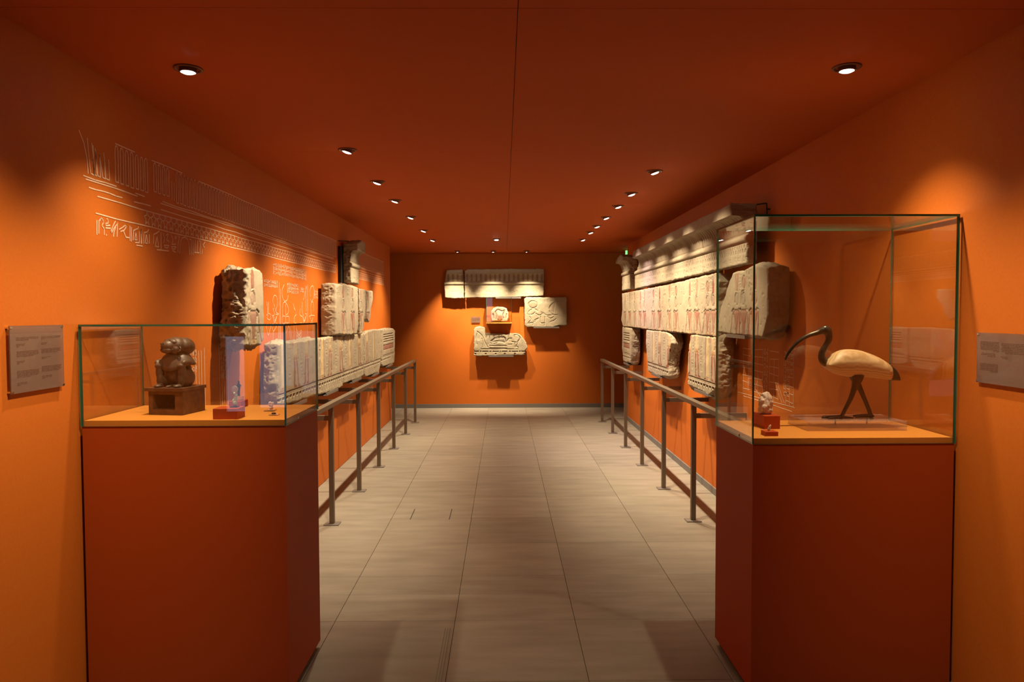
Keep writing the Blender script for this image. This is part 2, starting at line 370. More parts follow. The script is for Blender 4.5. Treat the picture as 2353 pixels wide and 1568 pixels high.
def cornice(U, V, zt, flute, bulge=.11, dent=True, stripes=False, seed=0):
    """cavetto cornice: torus at zt, hollow with flutes above, fillet on top, ticks below"""
    y = V-zt; H = np.zeros(U.shape); P = np.zeros((len(U), 3))
    H += .018*np.sqrt(np.clip(1-(y/.022)**2, 0, 1)); H -= .007*np.exp(-((y+.028)/.005)**2)+.006*np.exp(-((y-.03)/.006)**2)
    t = np.clip((y-.03)/.118, 0, 1); H += .72*bulge*(1-np.sqrt(np.clip(1-t**2.0, 0, 1)))*(y < .148)
    H += np.where(y >= .148, bulge, 0)
    ph = np.mod(U/flute, 1); inn = (y > .05) & (y < .148)
    if stripes:
        st = (np.mod(U/(flute), 1) < .42) & (y > .035) & (y < .15); P[st, 0] = .55; P[st, 1] = .3
    else:
        gr = (np.abs(ph-.5) < .20) & inn; H -= .010*gr*sstep((y-.05)/.03); P[gr, 1] = .5
        bnd = inn & (np.mod(np.floor(U/flute), 4) == 1); P[bnd, 0] = .25; P[bnd & (np.mod(np.floor(U/flute), 8) == 1), 1] = .3
    if dent:
        for z0, z1, dp in ((-.062, -.038, .005), (-.092, -.068, .005)):
            k_ = (y > z0) & (y < z1) & (np.abs(np.mod(U/.05+(.5 if z0 < -.07 else 0), 1)-.5) < .2); H -= 1.4*dp*k_; P[k_, 0] = .3; P[k_, 1] = .35
    R = Relief(U, V); rnd = random.Random(seed); u = U.min()
    while u < U.max():
        if rnd.random() < .8: R.glyphs(u, u+.09, zt-.155, zt-.10, rnd, .045, .004)
        u += .11
    P3 = np.c_[U, V, U*0]
    return H+R.H+.0025*fbm(P3*14, seed, 4), P

# ------------------------------------------------------------------ stones
FR = {'L': (lambda u, v, w: np.c_[XL+w, u, v], False), 'R': (lambda u, v, w: np.c_[XR-w, u, v], True), 'F': (lambda u, v, w: np.c_[u, YF-w, v], False)}
def stone(name, frame, poly, back, front, relief=None, du=.008, dv=.005, side=.012, rnd=.010, jit=.004, seed=0, m='stone', bulge=0., parent=None):
    poly = np.asarray(poly, float); pts = []
    area = sum(a[0]*b[1]-b[0]*a[1] for a, b in zip(poly, np.roll(poly, -1, 0)))
    if area < 0: poly = poly[::-1]
    for a, b in zip(poly, np.roll(poly, -1, 0)):
        n = max(1, int(np.hypot(*(b-a))/.014))
        for k in range(n): pts.append(a+(b-a)*k/n)
    pts = np.array(pts); q = np.c_[pts, pts[:, :1]*0]
    pts = pts+jit*np.c_[fbm(q*30, seed+1, 3), fbm(q*30, seed+2, 3)]
    u0, v0 = pts.min(0); u1, v1 = pts.max(0)
    us = np.linspace(u0, u1, max(4, int((u1-u0)/du)+1)); vs_ = np.linspace(v0, v1, max(4, int((v1-v0)/dv)+1))
    nu, nv = len(us), len(vs_); cu, cv = np.meshgrid((us[:-1]+us[1:])/2, (vs_[:-1]+vs_[1:])/2, indexing='ij')
    keep = (sd_poly(cu.ravel(), cv.ravel(), pts) > 0).reshape(nu-1, nv-1)
    for _ in range(8):
        K = np.pad(keep, 1); nb = K[:-2, 1:-1].astype(int)+K[2:, 1:-1]+K[1:-1, :-2]+K[1:-1, 2:]; k2 = keep & (nb >= 2)
        d1 = k2[:-1, :-1] & k2[1:, 1:] & ~k2[1:, :-1] & ~k2[:-1, 1:]; d2 = k2[1:, :-1] & k2[:-1, 1:] & ~k2[:-1, :-1] & ~k2[1:, 1:]
        k2[:-1, :-1] &= ~d1; k2[1:, :-1] &= ~d2
        if (k2 == keep).all(): break
        keep = k2
    I, J = np.nonzero(keep); vid = lambda i, j: i*nv+j
    F = np.c_[vid(I, J), vid(I+1, J), vid(I+1, J+1), vid(I, J+1)]
    used = np.unique(F); rm = -np.ones(nu*nv, int); rm[used] = np.arange(len(used)); F = rm[F]
    U = us[used//nv].copy(); V = vs_[used % nv].copy()
    E = np.concatenate([F[:, [k, (k+1) % 4]] for k in range(4)]); es = set(map(tuple, E.tolist())); nxt = {a: b for a, b in es if (b, a) not in es}
    loops = []
    left = set(nxt)
    while left:
        s = left.pop(); lp = [s]; c = nxt[s]
        while c != s and c in left: lp.append(c); left.discard(c); c = nxt[c]
        loops.append(lp)
    loop = max(loops, key=len)
    seg_a, seg_b = pts, np.roll(pts, -1, 0); e = seg_b-seg_a; L2 = (e**2).sum(1)+1e-12
    for k in loop:                                  # snap rim to the outline
        p = np.array([U[k], V[k]]); t = np.clip(((p-seg_a)*e).sum(1)/L2, 0, 1); c = seg_a+e*t[:, None]; i = ((c-p)**2).sum(1).argmin(); U[k], V[k] = c[i]
    dist = np.empty(len(U))
    for a in range(0, len(U), 20000): dist[a:a+20000] = np.abs(sd_poly(U[a:a+20000], V[a:a+20000], pts))
    H, P = relief(U, V) if relief else (np.zeros(len(U)), np.zeros((len(U), 3)))
    t = np.clip(dist/rnd, 0, 1); W = front+H-rnd*(1-np.sqrt(np.clip(1-(1-t)**2, 0, 1)))+.004*fbm(np.c_[U*9, V*9, U*0], seed+5, 3)*(1-t)
    lp = np.array(loop); B = np.c_[U[lp], V[lp]]; wl = W[lp]
    tn = np.roll(B, -1, 0)-np.roll(B, 1, 0); nrm = np.c_[tn[:, 1], -tn[:, 0]]; nrm /= np.linalg.norm(nrm, axis=1)[:, None]+1e-9
    for _ in range(3): nrm = (nrm+np.roll(nrm, 1, 0)+np.roll(nrm, -1, 0))/3
    nr = max(5, int((front-back)/.0065)); VU, VV, VW, VP = [U], [V], [W], [P]; n0 = len(U); faces = F.tolist(); nl = len(lp); VU.append(U[lp]); VV.append(V[lp]); VW.append(wl); VP.append(P[lp]); prev = list(range(n0, n0+nl)); n0 += nl
    for r in range(1, nr+1):
        t = r/nr if r > 1 else .25/nr; ww = wl+(back-wl)*t; q = np.c_[B, ww]
        o = side*(.75*fbm(q*11, seed+11, 3)+.52*(1-2*np.abs(fbm(q*34, seed+13, 4)))-.3)*min(1, t*4)*(1 if r < nr else .6)+bulge*math.sin(math.pi*t*.8)-(.012*t*t)
        VU.append(B[:, 0]+nrm[:, 0]*o); VV.append(B[:, 1]+nrm[:, 1]*o); VW.append(ww if r == nr else ww+side*.25*fbm(q*22, seed+21, 2)*min(1, t*4)); VP.append(np.zeros((nl, 3)))
        cur = list(range(n0, n0+nl)); n0 += nl
        for k in range(nl): k1 = (k+1) % nl; faces.append((prev[k], cur[k], cur[k1], prev[k1]))
        prev = cur
    faces.append(tuple(prev[::-1]))
    fn, flip = FR[frame]; X = fn(np.concatenate(VU), np.concatenate(VV), np.concatenate(VW))
    if flip: faces = [tuple(f)[::-1] for f in faces]
    me = bpy.data.meshes.new(name); me.from_pydata(X.tolist(), [], faces); me.materials.append(M[m])
    ca = me.color_attributes.new('pigment', 'FLOAT_COLOR', 'POINT'); PP = np.concatenate(VP); ca.data.foreach_set('color', np.c_[PP, np.ones(len(PP))].ravel())
    me.polygons.foreach_set('use_smooth', [True]*len(me.polygons)); me.update()
    return link(name, me, parent)
def pl(ax, val, pts):     # photo outline -> (u, v) metres on that front plane
    r = [at(x, y, ax, val) for x, y in pts]
    return [((p[0], p[2]) if ax == 1 else (p[1], p[2])) for p in r]
#=====BODY=====
# ================================================================== structure
S = lambda o: tag(o, kind='structure')
fl = S(box('floor', -6, 6, -4, YF+.1, -.06, -.006, M['grout']))
cols = [-.2483+.6*k for k in range(-3, 5)]
rows = [3.537-.6*k for k in range(1, 3)][::-1]+[3.537, 3.877, 4.153]+[4.153+.6*k for k in range(1, 13)]+[YF]
cols[0] = XL+.001; cols[-1] = XR-.001
tcache = {}
for i in range(len(cols)-1):
    for j in range(len(rows)-1):
        a, b = cols[i+1]-cols[i]-.002, rows[j+1]-rows[j]-.002
        if a < .01 or b < .01: continue
        k = (round(a, 3), round(b, 3))
        if k not in tcache:
            me = bpy.data.meshes.new('tile'); t = .0012
            v = bverts(-a/2, a/2, -b/2, b/2, -.012, -t)[:8]+[(-a/2+t, -b/2+t, 0), (a/2-t, -b/2+t, 0), (a/2-t, b/2-t, 0), (-a/2+t, b/2-t, 0)]
            me.from_pydata(v, [], [(0, 1, 5, 4), (1, 2, 6, 5), (2, 3, 7, 6), (3, 0, 4, 7), (4, 5, 9, 8), (5, 6, 10, 9), (6, 7, 11, 10), (7, 4, 8, 11), (8, 9, 10, 11)])
            me.materials.append(M['tile']); tcache[k] = me
        o = link('tile', tcache[k], fl); o.location = ((cols[i]+cols[i+1])/2, (rows[j]+rows[j+1])/2, 0)
box('floor_slab', -6, 6, -4, rows[0]-.003, -.012, 0, M['tile'], fl)
for x0, x1 in ((-6, XL-.002), (XR+.002, 6)): box('floor_slab', x0, x1, min(YL_END, YR_END)-.2, YF, -.012, 0, M['tile'], fl)
for q in (at(949, 1180, 2, 0), at(1036, 1180, 2, 0)): box('floor_slot', q[0]-.003, q[0]+.003, q[1]-.17, q[1]+.12, -.004, .0006, M['dark'], fl)
for dx in (0, .012, .024): box('floor_slot', -.292+dx, -.287+dx, 2.0, 3.45, -.004, .0006, M['grout'], fl)

def wall_x(name, x0, x1, y0, y1): return S(box(name, x0, x1, y0, y1, 0, HC, M['paint']))
wl = wall_x('wall_left', XL-.15, XL, YN, YL_END)
wr = wall_x('wall_right', XR, XR+.15, YN, YR_END)
wf = S(box('wall_far', -6, 6, YF, YF+.15, 0, HC, M['paint']))
S(box('wall_gallery_left', -6, XL-.15, YN, YN+.1, 0, HC, M['roomdark'])); S(box('wall_gallery_right', XR+.15, 6, YN, YN+.1, 0, HC, M['roomdark']))
S(box('wall_back', -6, 6, -4.1, -4, 0, 3.0, M['roomdark']))
S(box('wall_side_left', -6.1, -6, -4.1, YF+.15, 0, 3.0, M['roomdark'])); S(box('wall_side_right', 6, 6.1, -4.1, YF+.15, 0, 3.0, M['roomdark']))
cl = S(box('ceiling', -6, 6, -4.1, YF+.15, HC+.012, HC+.1, M['dark']))
cx = [-6, .05, 6]; cyl = [-4, .32, 2.36, 4.40, 6.44, 8.48, 10.52, YF]
for i in range(2):
    for a, b in zip(cyl[:-1], cyl[1:]): box('ceiling_panel', cx[i]+.0012, cx[i+1]-.0012, a+.001, b-.001, HC, HC+.012, M['ceil'], cl)
S(box('baseboard_right', XR-.012, XR, YN, YR_END, 0, .06, M['base']))
S(box('baseboard_far', -6, 6, YF-.012, YF, 0, .065, M['base']))
for n, (x0, x1, z0, z1) in enumerate(((-.66, -.42, .9, 2.3), (4.3, 4.85, 1.2, 2.5), (-4.1, -3.45, .25, 1.25), (-3.25, -2.75, .3, 1.3)), 1):  # unseen glowing panels, added to give the glass its bluish reflections
    gpanel = S(box('glow_panel_%d' % n, x0, x1, -4.0, -3.985, z0, z1, M['glow']))
    multibox('glow_panel_frame', [(x0-.05, x0, -4, -3.97, z0-.05, z1+.05), (x1, x1+.05, -4, -3.97, z0-.05, z1+.05), (x0, x1, -4, -3.97, z1, z1+.05), (x0, x1, -4, -3.97, z0-.05, z0)], M['base'], gpanel)

# ================================================================== ceiling spotlights
def lamp(loc, target, power, label, size=92, blend=1.0, lit=True, col=WARM, group='recessed ceiling spotlights'):
    x, y = loc; o = thing('ceiling_spotlight', label, 'spotlight', (x, y, HC), group)
    d = (Vector(target)-Vector((x, y, HC))).normalized(); z = Vector((0, 0, 1))
    n = 28; vs_, fs = [], []
    for r, h in ((.043, 0), (.056, 0), (.055, -.005), (.044, -.006), (.043, 0)):
        vs_ += [(x+r*math.cos(2*math.pi*k/n), y+r*math.sin(2*math.pi*k/n), HC+h) for k in range(n)]
    for i in range(4): fs += [(i*n+k, i*n+(k+1) % n, (i+1)*n+(k+1) % n, (i+1)*n+k) for k in range(n)]
    mesh('trim_ring', vs_, fs, M['trim'], o, True, recalc=True)
    q = z.rotation_difference(-d).to_matrix().to_4x4(); T = Matrix.Translation((x, y, HC-.001)) @ q
    vs_ = [T @ Vector((.034*math.cos(2*math.pi*k/n), .034*math.sin(2*math.pi*k/n), h)) for h in (.012, -.016) for k in range(n)]
    vs_ += [T @ Vector((.028*math.cos(2*math.pi*k/n), .028*math.sin(2*math.pi*k/n), -.016)) for k in range(n)]
    mesh('lamp_housing', vs_, [(k, (k+1) % n, n+(k+1) % n, n+k) for k in range(n)]+[(n+k, n+(k+1) % n, 2*n+(k+1) % n, 2*n+k) for k in range(n)]+[tuple(range(n))], M['trim'], o, recalc=True)
    vs_ = [T @ Vector((r*math.cos(2*math.pi*k/n), r*math.sin(2*math.pi*k/n), h)) for r, h in ((.029, -.0145), (.018, -.020)) for k in range(n)]
    mesh('bulb', vs_, [(k, (k+1) % n, n+(k+1) % n, n+k) for k in range(n)]+[tuple(n+k for k in range(n))], M['bulb'] if lit else M['bulb_off'], o)
    if lit:
        l = bpy.data.lights.new('spot_beam', 'SPOT'); l.energy = power; l.color = col; l.spot_size = math.radians(size); l.spot_blend = blend; l.shadow_soft_size = .022
        lo = bpy.data.objects.new('spot_beam', l); C.objects.link(lo); p = Vector((x, y, HC-.001))+d*.03; lo.location = p; lo.rotation_euler = (-d).to_track_quat('Z', 'Y').to_euler(); setpar(lo, o)
    return o
ORD = ['first', 'second', 'third', 'fourth', 'fifth', 'sixth', 'seventh']
lamp((-1.263, 2.93), (-1.30, 2.99, 0), P_CASE, 'brightest ceiling spotlight, right above the low glass case with the baboon', 100, 1.0)
lamp((1.386, 2.909), (1.42, 2.96, 0), P_CASE, 'ceiling spotlight right above the tall glass case with the ibis', 100, 1.0)
for k, y in enumerate((4.351, 5.378, 6.25, 7.298, 8.456, 9.532)):
    lamp((-.933, y), (-1.63, y+.05, .22), P_ROW, 'recessed ceiling spotlight, %s of the receding row along the drawn wall' % ORD[k])
for k, y in enumerate((4.999, 5.908, 6.591, 7.354, 8.072, 8.666, 9.515)):
    lamp((1.05, y), (1.76, y-.05, .22), P_ROW*(.85, 1.05, 1.2, .95, .9, .85, .8)[k], 'recessed ceiling spotlight, %s of the receding row along the cornice wall' % ORD[k], col=(1, .74, .70) if k == 4 else WARM)
lamp((-.089, 9.439), (-.05, 9.2, 0), P_END*1.3, 'single bright ceiling spotlight in the middle before the far wall', 110, 1.0)
for x, t in ((-.71, 'left'), (-.16, 'middle'), (.361, 'right')):
    lamp((x, 11.19), (x*1.25, YF, .62), P_END*2.9, 'small ceiling spotlight turned away towards the far wall, %s one of three' % t, 62, 1.0, group='wall-facing ceiling spotlights')
lamp((-.60, 2.08), (-1.64, 2.2, .85), P_BACK, 'ceiling spotlight just above the viewer on the baboon side, lighting the text panel', 76, 1.0)
lamp((.70, 2.10), (1.77, 2.08, .95), P_BACK*.72, 'ceiling spotlight just above the viewer on the ibis side, lighting the text panel', 76, 1.0)

# ================================================================== exit sign in the cross passage
ex = thing('exit_sign', 'green glowing emergency sign peeping past the end of the cornice wall', 'sign', (1.99, 11.0, HC))
box('sign_box', 1.872, 2.13, 10.985, 11.015, 2.395, 2.505, M['exit'], ex); box('hanger', 1.97, 2.01, 10.99, 11.01, 2.505, HC, M['steel'], ex)

# ================================================================== carved stones
figsR = [4.62, 4.83, 4.98, 5.53, 5.69, 6.0, 6.24, 6.73, 7.0, 7.43, 7.74, 8.23, 8.49, 8.85, 9.2, 9.55]
figsL = [4.28, 4.95, 5.245, 5.55, 6.03, 6.3, 6.7, 7.1, 7.55, 8.0, 8.4]
rR = lambda U, V: wall_relief(U, V, figsR, 3)
rL = lambda U, V: wall_relief(U, V, figsL, 8)
sR = lambda pts: pl(0, 1.62, pts)
def rect_relief(U, V):
    R = Relief(U, V); u0, u1 = U.min()+.09, U.max()-.09
    for k, (a, b) in enumerate(((1.0, 1.36), (1.015, 1.345))): R.line([(u0+k*.03, a), (u1-k*.03, a), (u1-k*.03, b), (u0+k*.03, b), (u0+k*.03, a)], .006, .005)
    for k in range(4): R.fill([(u0+.06, 1.27-k*.03), (u1-.06, 1.27-k*.03), (u1-.06, 1.285-k*.03), (u0+.06, 1.285-k*.03)], .006, .004, .5, 1)
    R.fill([(u0+.06, 1.08), (u1-.06, 1.08), (u1-.06, 1.15), (u0+.06, 1.15)], .005, .004, .7)
    for k in range(12): u = U.min()+k*.06; R.fill([(u, .955), (u+.034, .955), (u+.034, .97), (u, .97)], .012, .004, .3, 1, bulge=0)
    return R.H+.002*fbm(np.c_[U, V, U*0]*16, 2, 4), R.P
# --- right wall
FWR = XR-1.62
tag(stone('relief_slab', 'R', sR([(1429, 675), (1459.5, 668.7), (1532, 655), (1598.6, 638.7), (1646, 627), (1650, 648), (1647, 690), (1649, 735), (1645, 774.5), (1534.8, 762.4), (1483.8, 756.7), (1431, 750.3), (1427, 735), (1430, 712)]), .055, FWR, rR, side=.010, seed=3),
    'longest carved limestone slab with a row of red-painted standing figures, under the fluted cornice', 'relief')
r5 = stone('relief_block', 'R', sR([(1650, 764), (1651, 740), (1656, 705), (1666.5, 678), (1675.7, 645), (1685, 626), (1706, 624), (1717.6, 615), (1736, 608.6), (1763, 616), (1765, 660), (1763.5, 720), (1761, 745), (1752, 776), (1717.5, 772), (1672.6, 768)]), .03, FWR, rR, side=.008, seed=5, bulge=.02)
tag(r5, 'big rounded limestone block with a smooth brown broken end, behind the tall glass case', 'relief')
tag(stone('relief_fragment', 'R', sR([(1430, 751), (1450.5, 755), (1451, 775), (1450, 815), (1448.5, 834), (1432, 831), (1429, 800)]), .05, FWR, lambda U, V: rect_relief(U, V), side=.014, seed=6, bulge=.02),
    'smallest hanging limestone fragment with a carved striped panel, farthest along the cornice wall', 'relief')
tag(stone('relief_fragment', 'R', sR([(1485, 758.5), (1530, 763), (1540, 771), (1543, 790), (1537, 812), (1534, 840), (1535, 866), (1516, 865), (1488, 853), (1486, 815), (1484, 790)]), .05, FWR, rR, side=.018, seed=7, bulge=.025),
    'hanging limestone fragment with pale carved legs, between the two other fragments under the long slab', 'relief')
tag(stone('relief_fragment', 'R', sR([(1587, 769), (1615, 772), (1644, 776), (1646, 810), (1645, 850), (1643, 895), (1629, 908.5), (1603, 896), (1580, 884), (1580, 850), (1581, 820), (1583, 795)]), .035, FWR, rR, side=.026, seed=8, bulge=.045),
    'hanging limestone fragment with red legs and rough broken side, partly behind the tall glass case', 'relief')
zt = 2.037
fR = lambda U, V: cornice(U, V, zt, .055, .105, True, seed=5)
tag(stone('cornice_block', 'R', [(4.775, 1.866), (5.82, 1.862), (5.82, 2.27), (4.80, 2.27), (4.76, 2.15), (4.775, 2.04)], .09, FWR, fR, du=.0055, side=.012, seed=12, rnd=.007, jit=.003),
    'near block of the fluted limestone cornice, ending beside the tall glass case', 'cornice')
tag(stone('cornice_block', 'R', [(5.828, 1.862), (8.85, 1.842), (8.85, 2.02), (8.62, 2.10), (8.42, 2.19), (8.40, 2.27), (5.828, 2.27)], .09, FWR, fR, du=.0065, side=.010, seed=13, rnd=.007, jit=.003),
    'long far block of the fluted limestone cornice above the row of figures', 'cornice')
tag(stone('cornice_block', 'R', [(9.2, 1.852), (9.80, 1.852), (9.80, 2.26), (9.4, 2.31), (9.22, 2.27)], .06, FWR, lambda U, V: cornice(U, V, 2.07, .2, .09, False, seed=9), side=.012, seed=14, rnd=.008),
    'small narrow limestone cornice end standing apart at the far end of the cornice wall', 'cornice')
# --- left wall
FWL = 1.654-1.52
def l1_relief(U, V):
    H, P = wall_relief(U, V, figsL, 8); P3 = np.c_[U, V, U*0]
    k = sstep((U.min()+.14-U)/.10); return H*(1-k)+k*(.012*fbm(P3*22, 4, 4)), P*(1-k)[:, None]
tag(stone('relief_block', 'L', pl(0, -1.485, [(563, 619), (580, 617), (598, 620), (604, 627), (606, 680), (607.5, 729), (606, 781), (600, 793), (575, 797), (561, 796), (561, 740), (566, 690)]), .028, .169, l1_relief, side=.030, rnd=.012, seed=21, bulge=.018, du=.006, dv=.0045),
    'upright limestone block with a very rough broken side, hanging alone above the low glass case', 'relief')
sL2 = lambda p: pl(0, -1.49, p)
tag(stone('relief_block', 'L', sL2([(772.7, 653.5), (800, 655), (823, 661), (823.5, 700), (824, 745), (821, 768), (800, 770), (772.7, 769), (772, 710)]), .03, .164, rL, side=.009, rnd=.012, seed=23, bulge=.015),
    'squarish limestone block with a pinkish broken end, resting above the lower row of slabs', 'relief')
tag(stone('relief_block', 'L', sL2([(826.4, 664), (839, 665.5), (842, 668), (841.5, 705), (837, 750), (834, 768), (830, 768), (829.5, 745)]), .05, .160, rL, side=.008, seed=24),
    'narrow limestone piece fitted against the far side of the squarish block', 'relief')
tag(stone('relief_fragment', 'L', sL2([(848, 668.5), (861, 669), (861, 690), (857.5, 705), (856, 725), (852.5, 741), (848, 733)]), .06, .145, rL, side=.008, seed=25),
    'thin pointed limestone splinter hanging beyond the squarish block', 'relief')
tag(stone('cornice_block', 'L', [(7.28, 1.862), (7.66, 1.856), (7.66, 2.29), (7.52, 2.31), (7.30, 2.26), (7.27, 2.1)], .035, .118, lambda U, V: cornice(U, V, 2.04, .06, .07, False, seed=6), side=.014, seed=26, rnd=.010, du=.006),
    'short limestone cornice piece standing on the squarish block against the drawn frieze', 'cornice')
sL = lambda p: pl(0, -1.52, p)
rows4 = [([(640, 790), (668, 787), (700, 783), (733, 779), (734, 830), (734.5, 905), (718, 911), (690, 920), (660, 929), (641, 932), (638, 880), (640, 830)], 31, .024, 'near end slab of the lower row with red legs, seen through the low glass case'),
         ([(735, 779), (760, 775), (789, 772), (790, 800), (789, 850), (790, 875), (788, 889), (768, 897), (748, 904), (736, 907), (736, 840)], 32, .010, 'second slab of the lower row with slim red legs, next to the glass case edge'),
         ([(791.5, 771.5), (815, 769.5), (836, 768.5), (837, 800), (836, 862), (828, 868), (806, 876), (791.5, 881), (791, 830)], 33, .010, 'third slab of the lower row, right beneath the squarish block'),
         ([(838, 768), (843, 762.5), (858, 758.5), (875, 757), (876, 800), (875, 835), (871, 856), (856, 861), (840, 866), (838, 860), (838.5, 810)], 34, .010, 'fourth slab of the lower row with a stepped upper edge'),
         ([(876.5, 757), (892, 755), (904, 754.5), (907.5, 760), (907.5, 800), (906, 834), (894, 838), (881, 843), (877, 838), (876.5, 800)], 35, .010, 'last and farthest slab of the lower row with a ladder-like carved panel')]
for p, sd_, sdv, lab in rows4:
    tag(stone('relief_slab', 'L', sL(p), .035, FWL, rL if sd_ != 35 else (lambda U, V: rect_relief(U, V)), side=sdv, seed=sd_, jit=.005, rnd=.008, bulge=.012 if sd_ == 31 else 0), 'limestone '+lab, 'relief')

# --- far wall
YS = 11.62; FWF = YF-YS
sF = lambda p: pl(1, YS, p)
stp = .0755
cF = lambda U, V: cornice(U, V, 2.035, stp, .07, False, stripes=True, seed=15)
tag(stone('cornice_block', 'F', sF([(1027, 621), (1064, 620), (1065.5, 650), (1066, 685.5), (1040, 686), (1023, 684), (1020.5, 655), (1023, 640)]), .03, FWF, cF, du=.007, dv=.005, seed=41, m='stone_far', rnd=.008),
    'short left block of the red-striped cornice on the far wall', 'cornice')
tag(stone('cornice_block', 'F', sF([(1068.5, 624), (1074, 620), (1150, 619), (1249.5, 618.5), (1250, 650), (1249, 680), (1180, 683), (1100, 684), (1068, 685)]), .03, FWF, cF, du=.007, dv=.005, seed=42, m='stone_far', rnd=.008),
    'long limestone cornice with red-brown stripes, highest on the far wall', 'cornice')
def c2_relief(U, V):
    R = Relief(U, V); q = lambda x, y: tuple(np.array([at(1070+x/9.05, 670+y/9.05, 1, YS)[k] for k in (0, 2)]))
    ring = [q(1400+95*math.cos(a*.35), 270-75*math.sin(a*.35)) for a in range(19)]; R.line(ring, .010, .007); R.fill(ring[:-1], .003, .006, .35)
    for L_ in ([(1280, 480), (1310, 420), (1370, 370), (1440, 365), (1500, 405)], [(1280, 480), (1390, 475), (1440, 430)], [(1450, 455), (1540, 495), (1620, 450), (1690, 495), (1910, 485)], [(1735, 360), (1765, 290), (1860, 220), (1845, 350), (1830, 440)], [(1290, 665), (1420, 640), (1500, 560)], [(1650, 520), (1645, 710)], [(1560, 520), (1560, 650), (1650, 655)], [(1760, 630), (1830, 610), (1880, 570)], [(1740, 410), (1770, 430), (1790, 470), (1830, 470)], [(1520, 560), (1430, 600), (1400, 700)], [(1570, 430), (1610, 490)], [(1600, 430), (1640, 490)], [(1700, 520), (1760, 560), (1830, 530)], [(1330, 520), (1360, 590), (1310, 640)]):
        R.line([q(*p) for p in spline(L_, 4)], .008, .006)
    R.fill([q(*p) for p in ((1735, 360), (1765, 290), (1860, 220), (1845, 350), (1830, 440), (1750, 400))], .004, .01, .2)
    R.glyphs(q(1520, 0)[0], q(2080, 0)[0], q(0, 240)[1], q(0, 140)[1], random.Random(5), .06, .003)
    return R.H+.003*fbm(np.c_[U, V, U*0]*10, 3, 4), R.P
tag(stone('relief_slab', 'F', sF([(1205, 686), (1210, 683), (1250, 684), (1302, 683), (1303, 715), (1303, 746), (1297, 749), (1284, 748), (1270, 752), (1210, 752), (1206, 748), (1205, 715)]), .03, FWF, c2_relief, du=.006, dv=.006, seed=43, m='stone_far'),
    'rectangular limestone slab with a sun disc and offering scene, right side of the far wall', 'relief')
def c3_relief(U, V):
    R = Relief(U, V); q = lambda x, y: tuple(np.array([at(1070+x/9.05, 670+y/9.05, 1, YS)[k] for k in (0, 2)]))
    R.fill([q(*p) for p in ((520, 1040), (600, 970), (740, 945), (790, 930), (830, 960), (850, 1050), (820, 1075), (700, 1050), (560, 1070))], .008, .01, .55, 1)
    for L_ in ([(520, 1035), (620, 960), (740, 940), (755, 920)], [(520, 1075), (600, 1085), (720, 1050), (820, 1080)], [(240, 830), (340, 920), (400, 1050), (450, 1150)], [(250, 840), (220, 960), (230, 1100)], [(340, 980), (360, 1080), (350, 1170)], [(860, 1035), (900, 980), (960, 980)], [(880, 1100), (960, 1100)], [(1080, 1050), (1130, 970), (1070, 900), (1010, 910)], [(1090, 1060), (1060, 1140), (1100, 1170)], [(960, 1045), (1060, 1060)], [(1020, 1080), (1030, 1180)], [(500, 1130), (850, 1130)], [(500, 1180), (850, 1185)], [(330, 1200), (1100, 1205)]):
        R.line([q(*p) for p in spline(L_, 4)], .008, .006)
    for a, b in ((165, 270), (300, 325), (350, 470), (500, 535), (560, 690), (710, 730), (755, 870), (895, 940), (960, 1090), (1110, 1140), (1160, 1245)): R.fill([q(a, 1258), q(b, 1258), q(b, 1240), q(a, 1240)], .020, .006, .45, 1, bulge=0)
    for a in (190, 405, 610, 800, 1010, 1215): R.fill([q(a, 1310), q(a+30, 1310), q(a+30, 1288), q(a, 1288)], .016, .006, .3, 1, bulge=0)
    i = (U > q(440, 0)[0]) & (U < q(855, 0)[0]) & (V > q(0, 1200)[1]); R.P[i, 1] = np.maximum(R.P[i, 1], .28)
    return R.H+.003*fbm(np.c_[U, V, U*0]*10, 3, 4), R.P
tag(stone('relief_block', 'F', sF([(1089, 757), (1093, 752), (1102, 750.5), (1112, 752), (1115, 758), (1117, 766), (1150, 766), (1163, 769), (1178, 766), (1195, 768), (1204, 781), (1212, 796), (1212, 800), (1207, 806), (1206, 816), (1150, 817), (1095, 819), (1089, 817), (1089, 790)]), .03, FWF, c3_relief, du=.006, dv=.006, seed=44, m='stone_far'),
    'lowest limestone block on the far wall, stepped outline with a grey carved bird', 'relief')
# niche box with rounded stela
nb = thing('wall_case', 'small orange wall box with a glass cover holding a rounded stone', 'display case', tuple(at(1146, 745, 1, YF)))
a = at(1117.5, 744, 1, 11.56); b = at(1176, 684, 1, 11.56); x0, x1, z0, z1 = a[0], b[0], a[2], b[2]
box('shelf', x0, x1, 11.56, YF, z0, z0+.03, M['deck'], nb); box('back_panel', x0, x1, YF-.012, YF, z0+.03, z1, M['paint'], nb)
def pane(name, x0, x1, y0, y1, z0, z1, parent):
    d = (x1-x0, y1-y0, z1-z0); k = d.index(min(d)); me = bpy.data.meshes.new(name); me.from_pydata(bverts(x0, x1, y0, y1, z0, z1), [], BF)
    me.materials.append(M['glass']); me.materials.append(M['gedge'])
    for p in me.polygons:
        nn = [abs(c) for c in p.normal]; p.material_index = 0 if nn.index(max(nn)) == k else 1
    return link(name, me, parent)
pane('glass_pane', x0, x1, 11.557, 11.563, z0+.03, z1, nb); pane('glass_pane', x0, x0+.006, 11.563, YF-.012, z0+.03, z1, nb); pane('glass_pane', x1-.006, x1, 11.563, YF-.012, z0+.03, z1, nb); pane('glass_pane', x0+.006, x1-.006, 11.563, YF-.012, z1-.006, z1, nb)
for fx in (.04, .15, .30, .46, .97): lathe('screw', [(.001, -.004), (.007, -.004), (.007, .004), (.001, .004)], (x0+(x1-x0)*fx, 11.554, z0+.004), M['chrome'], nb, 10)
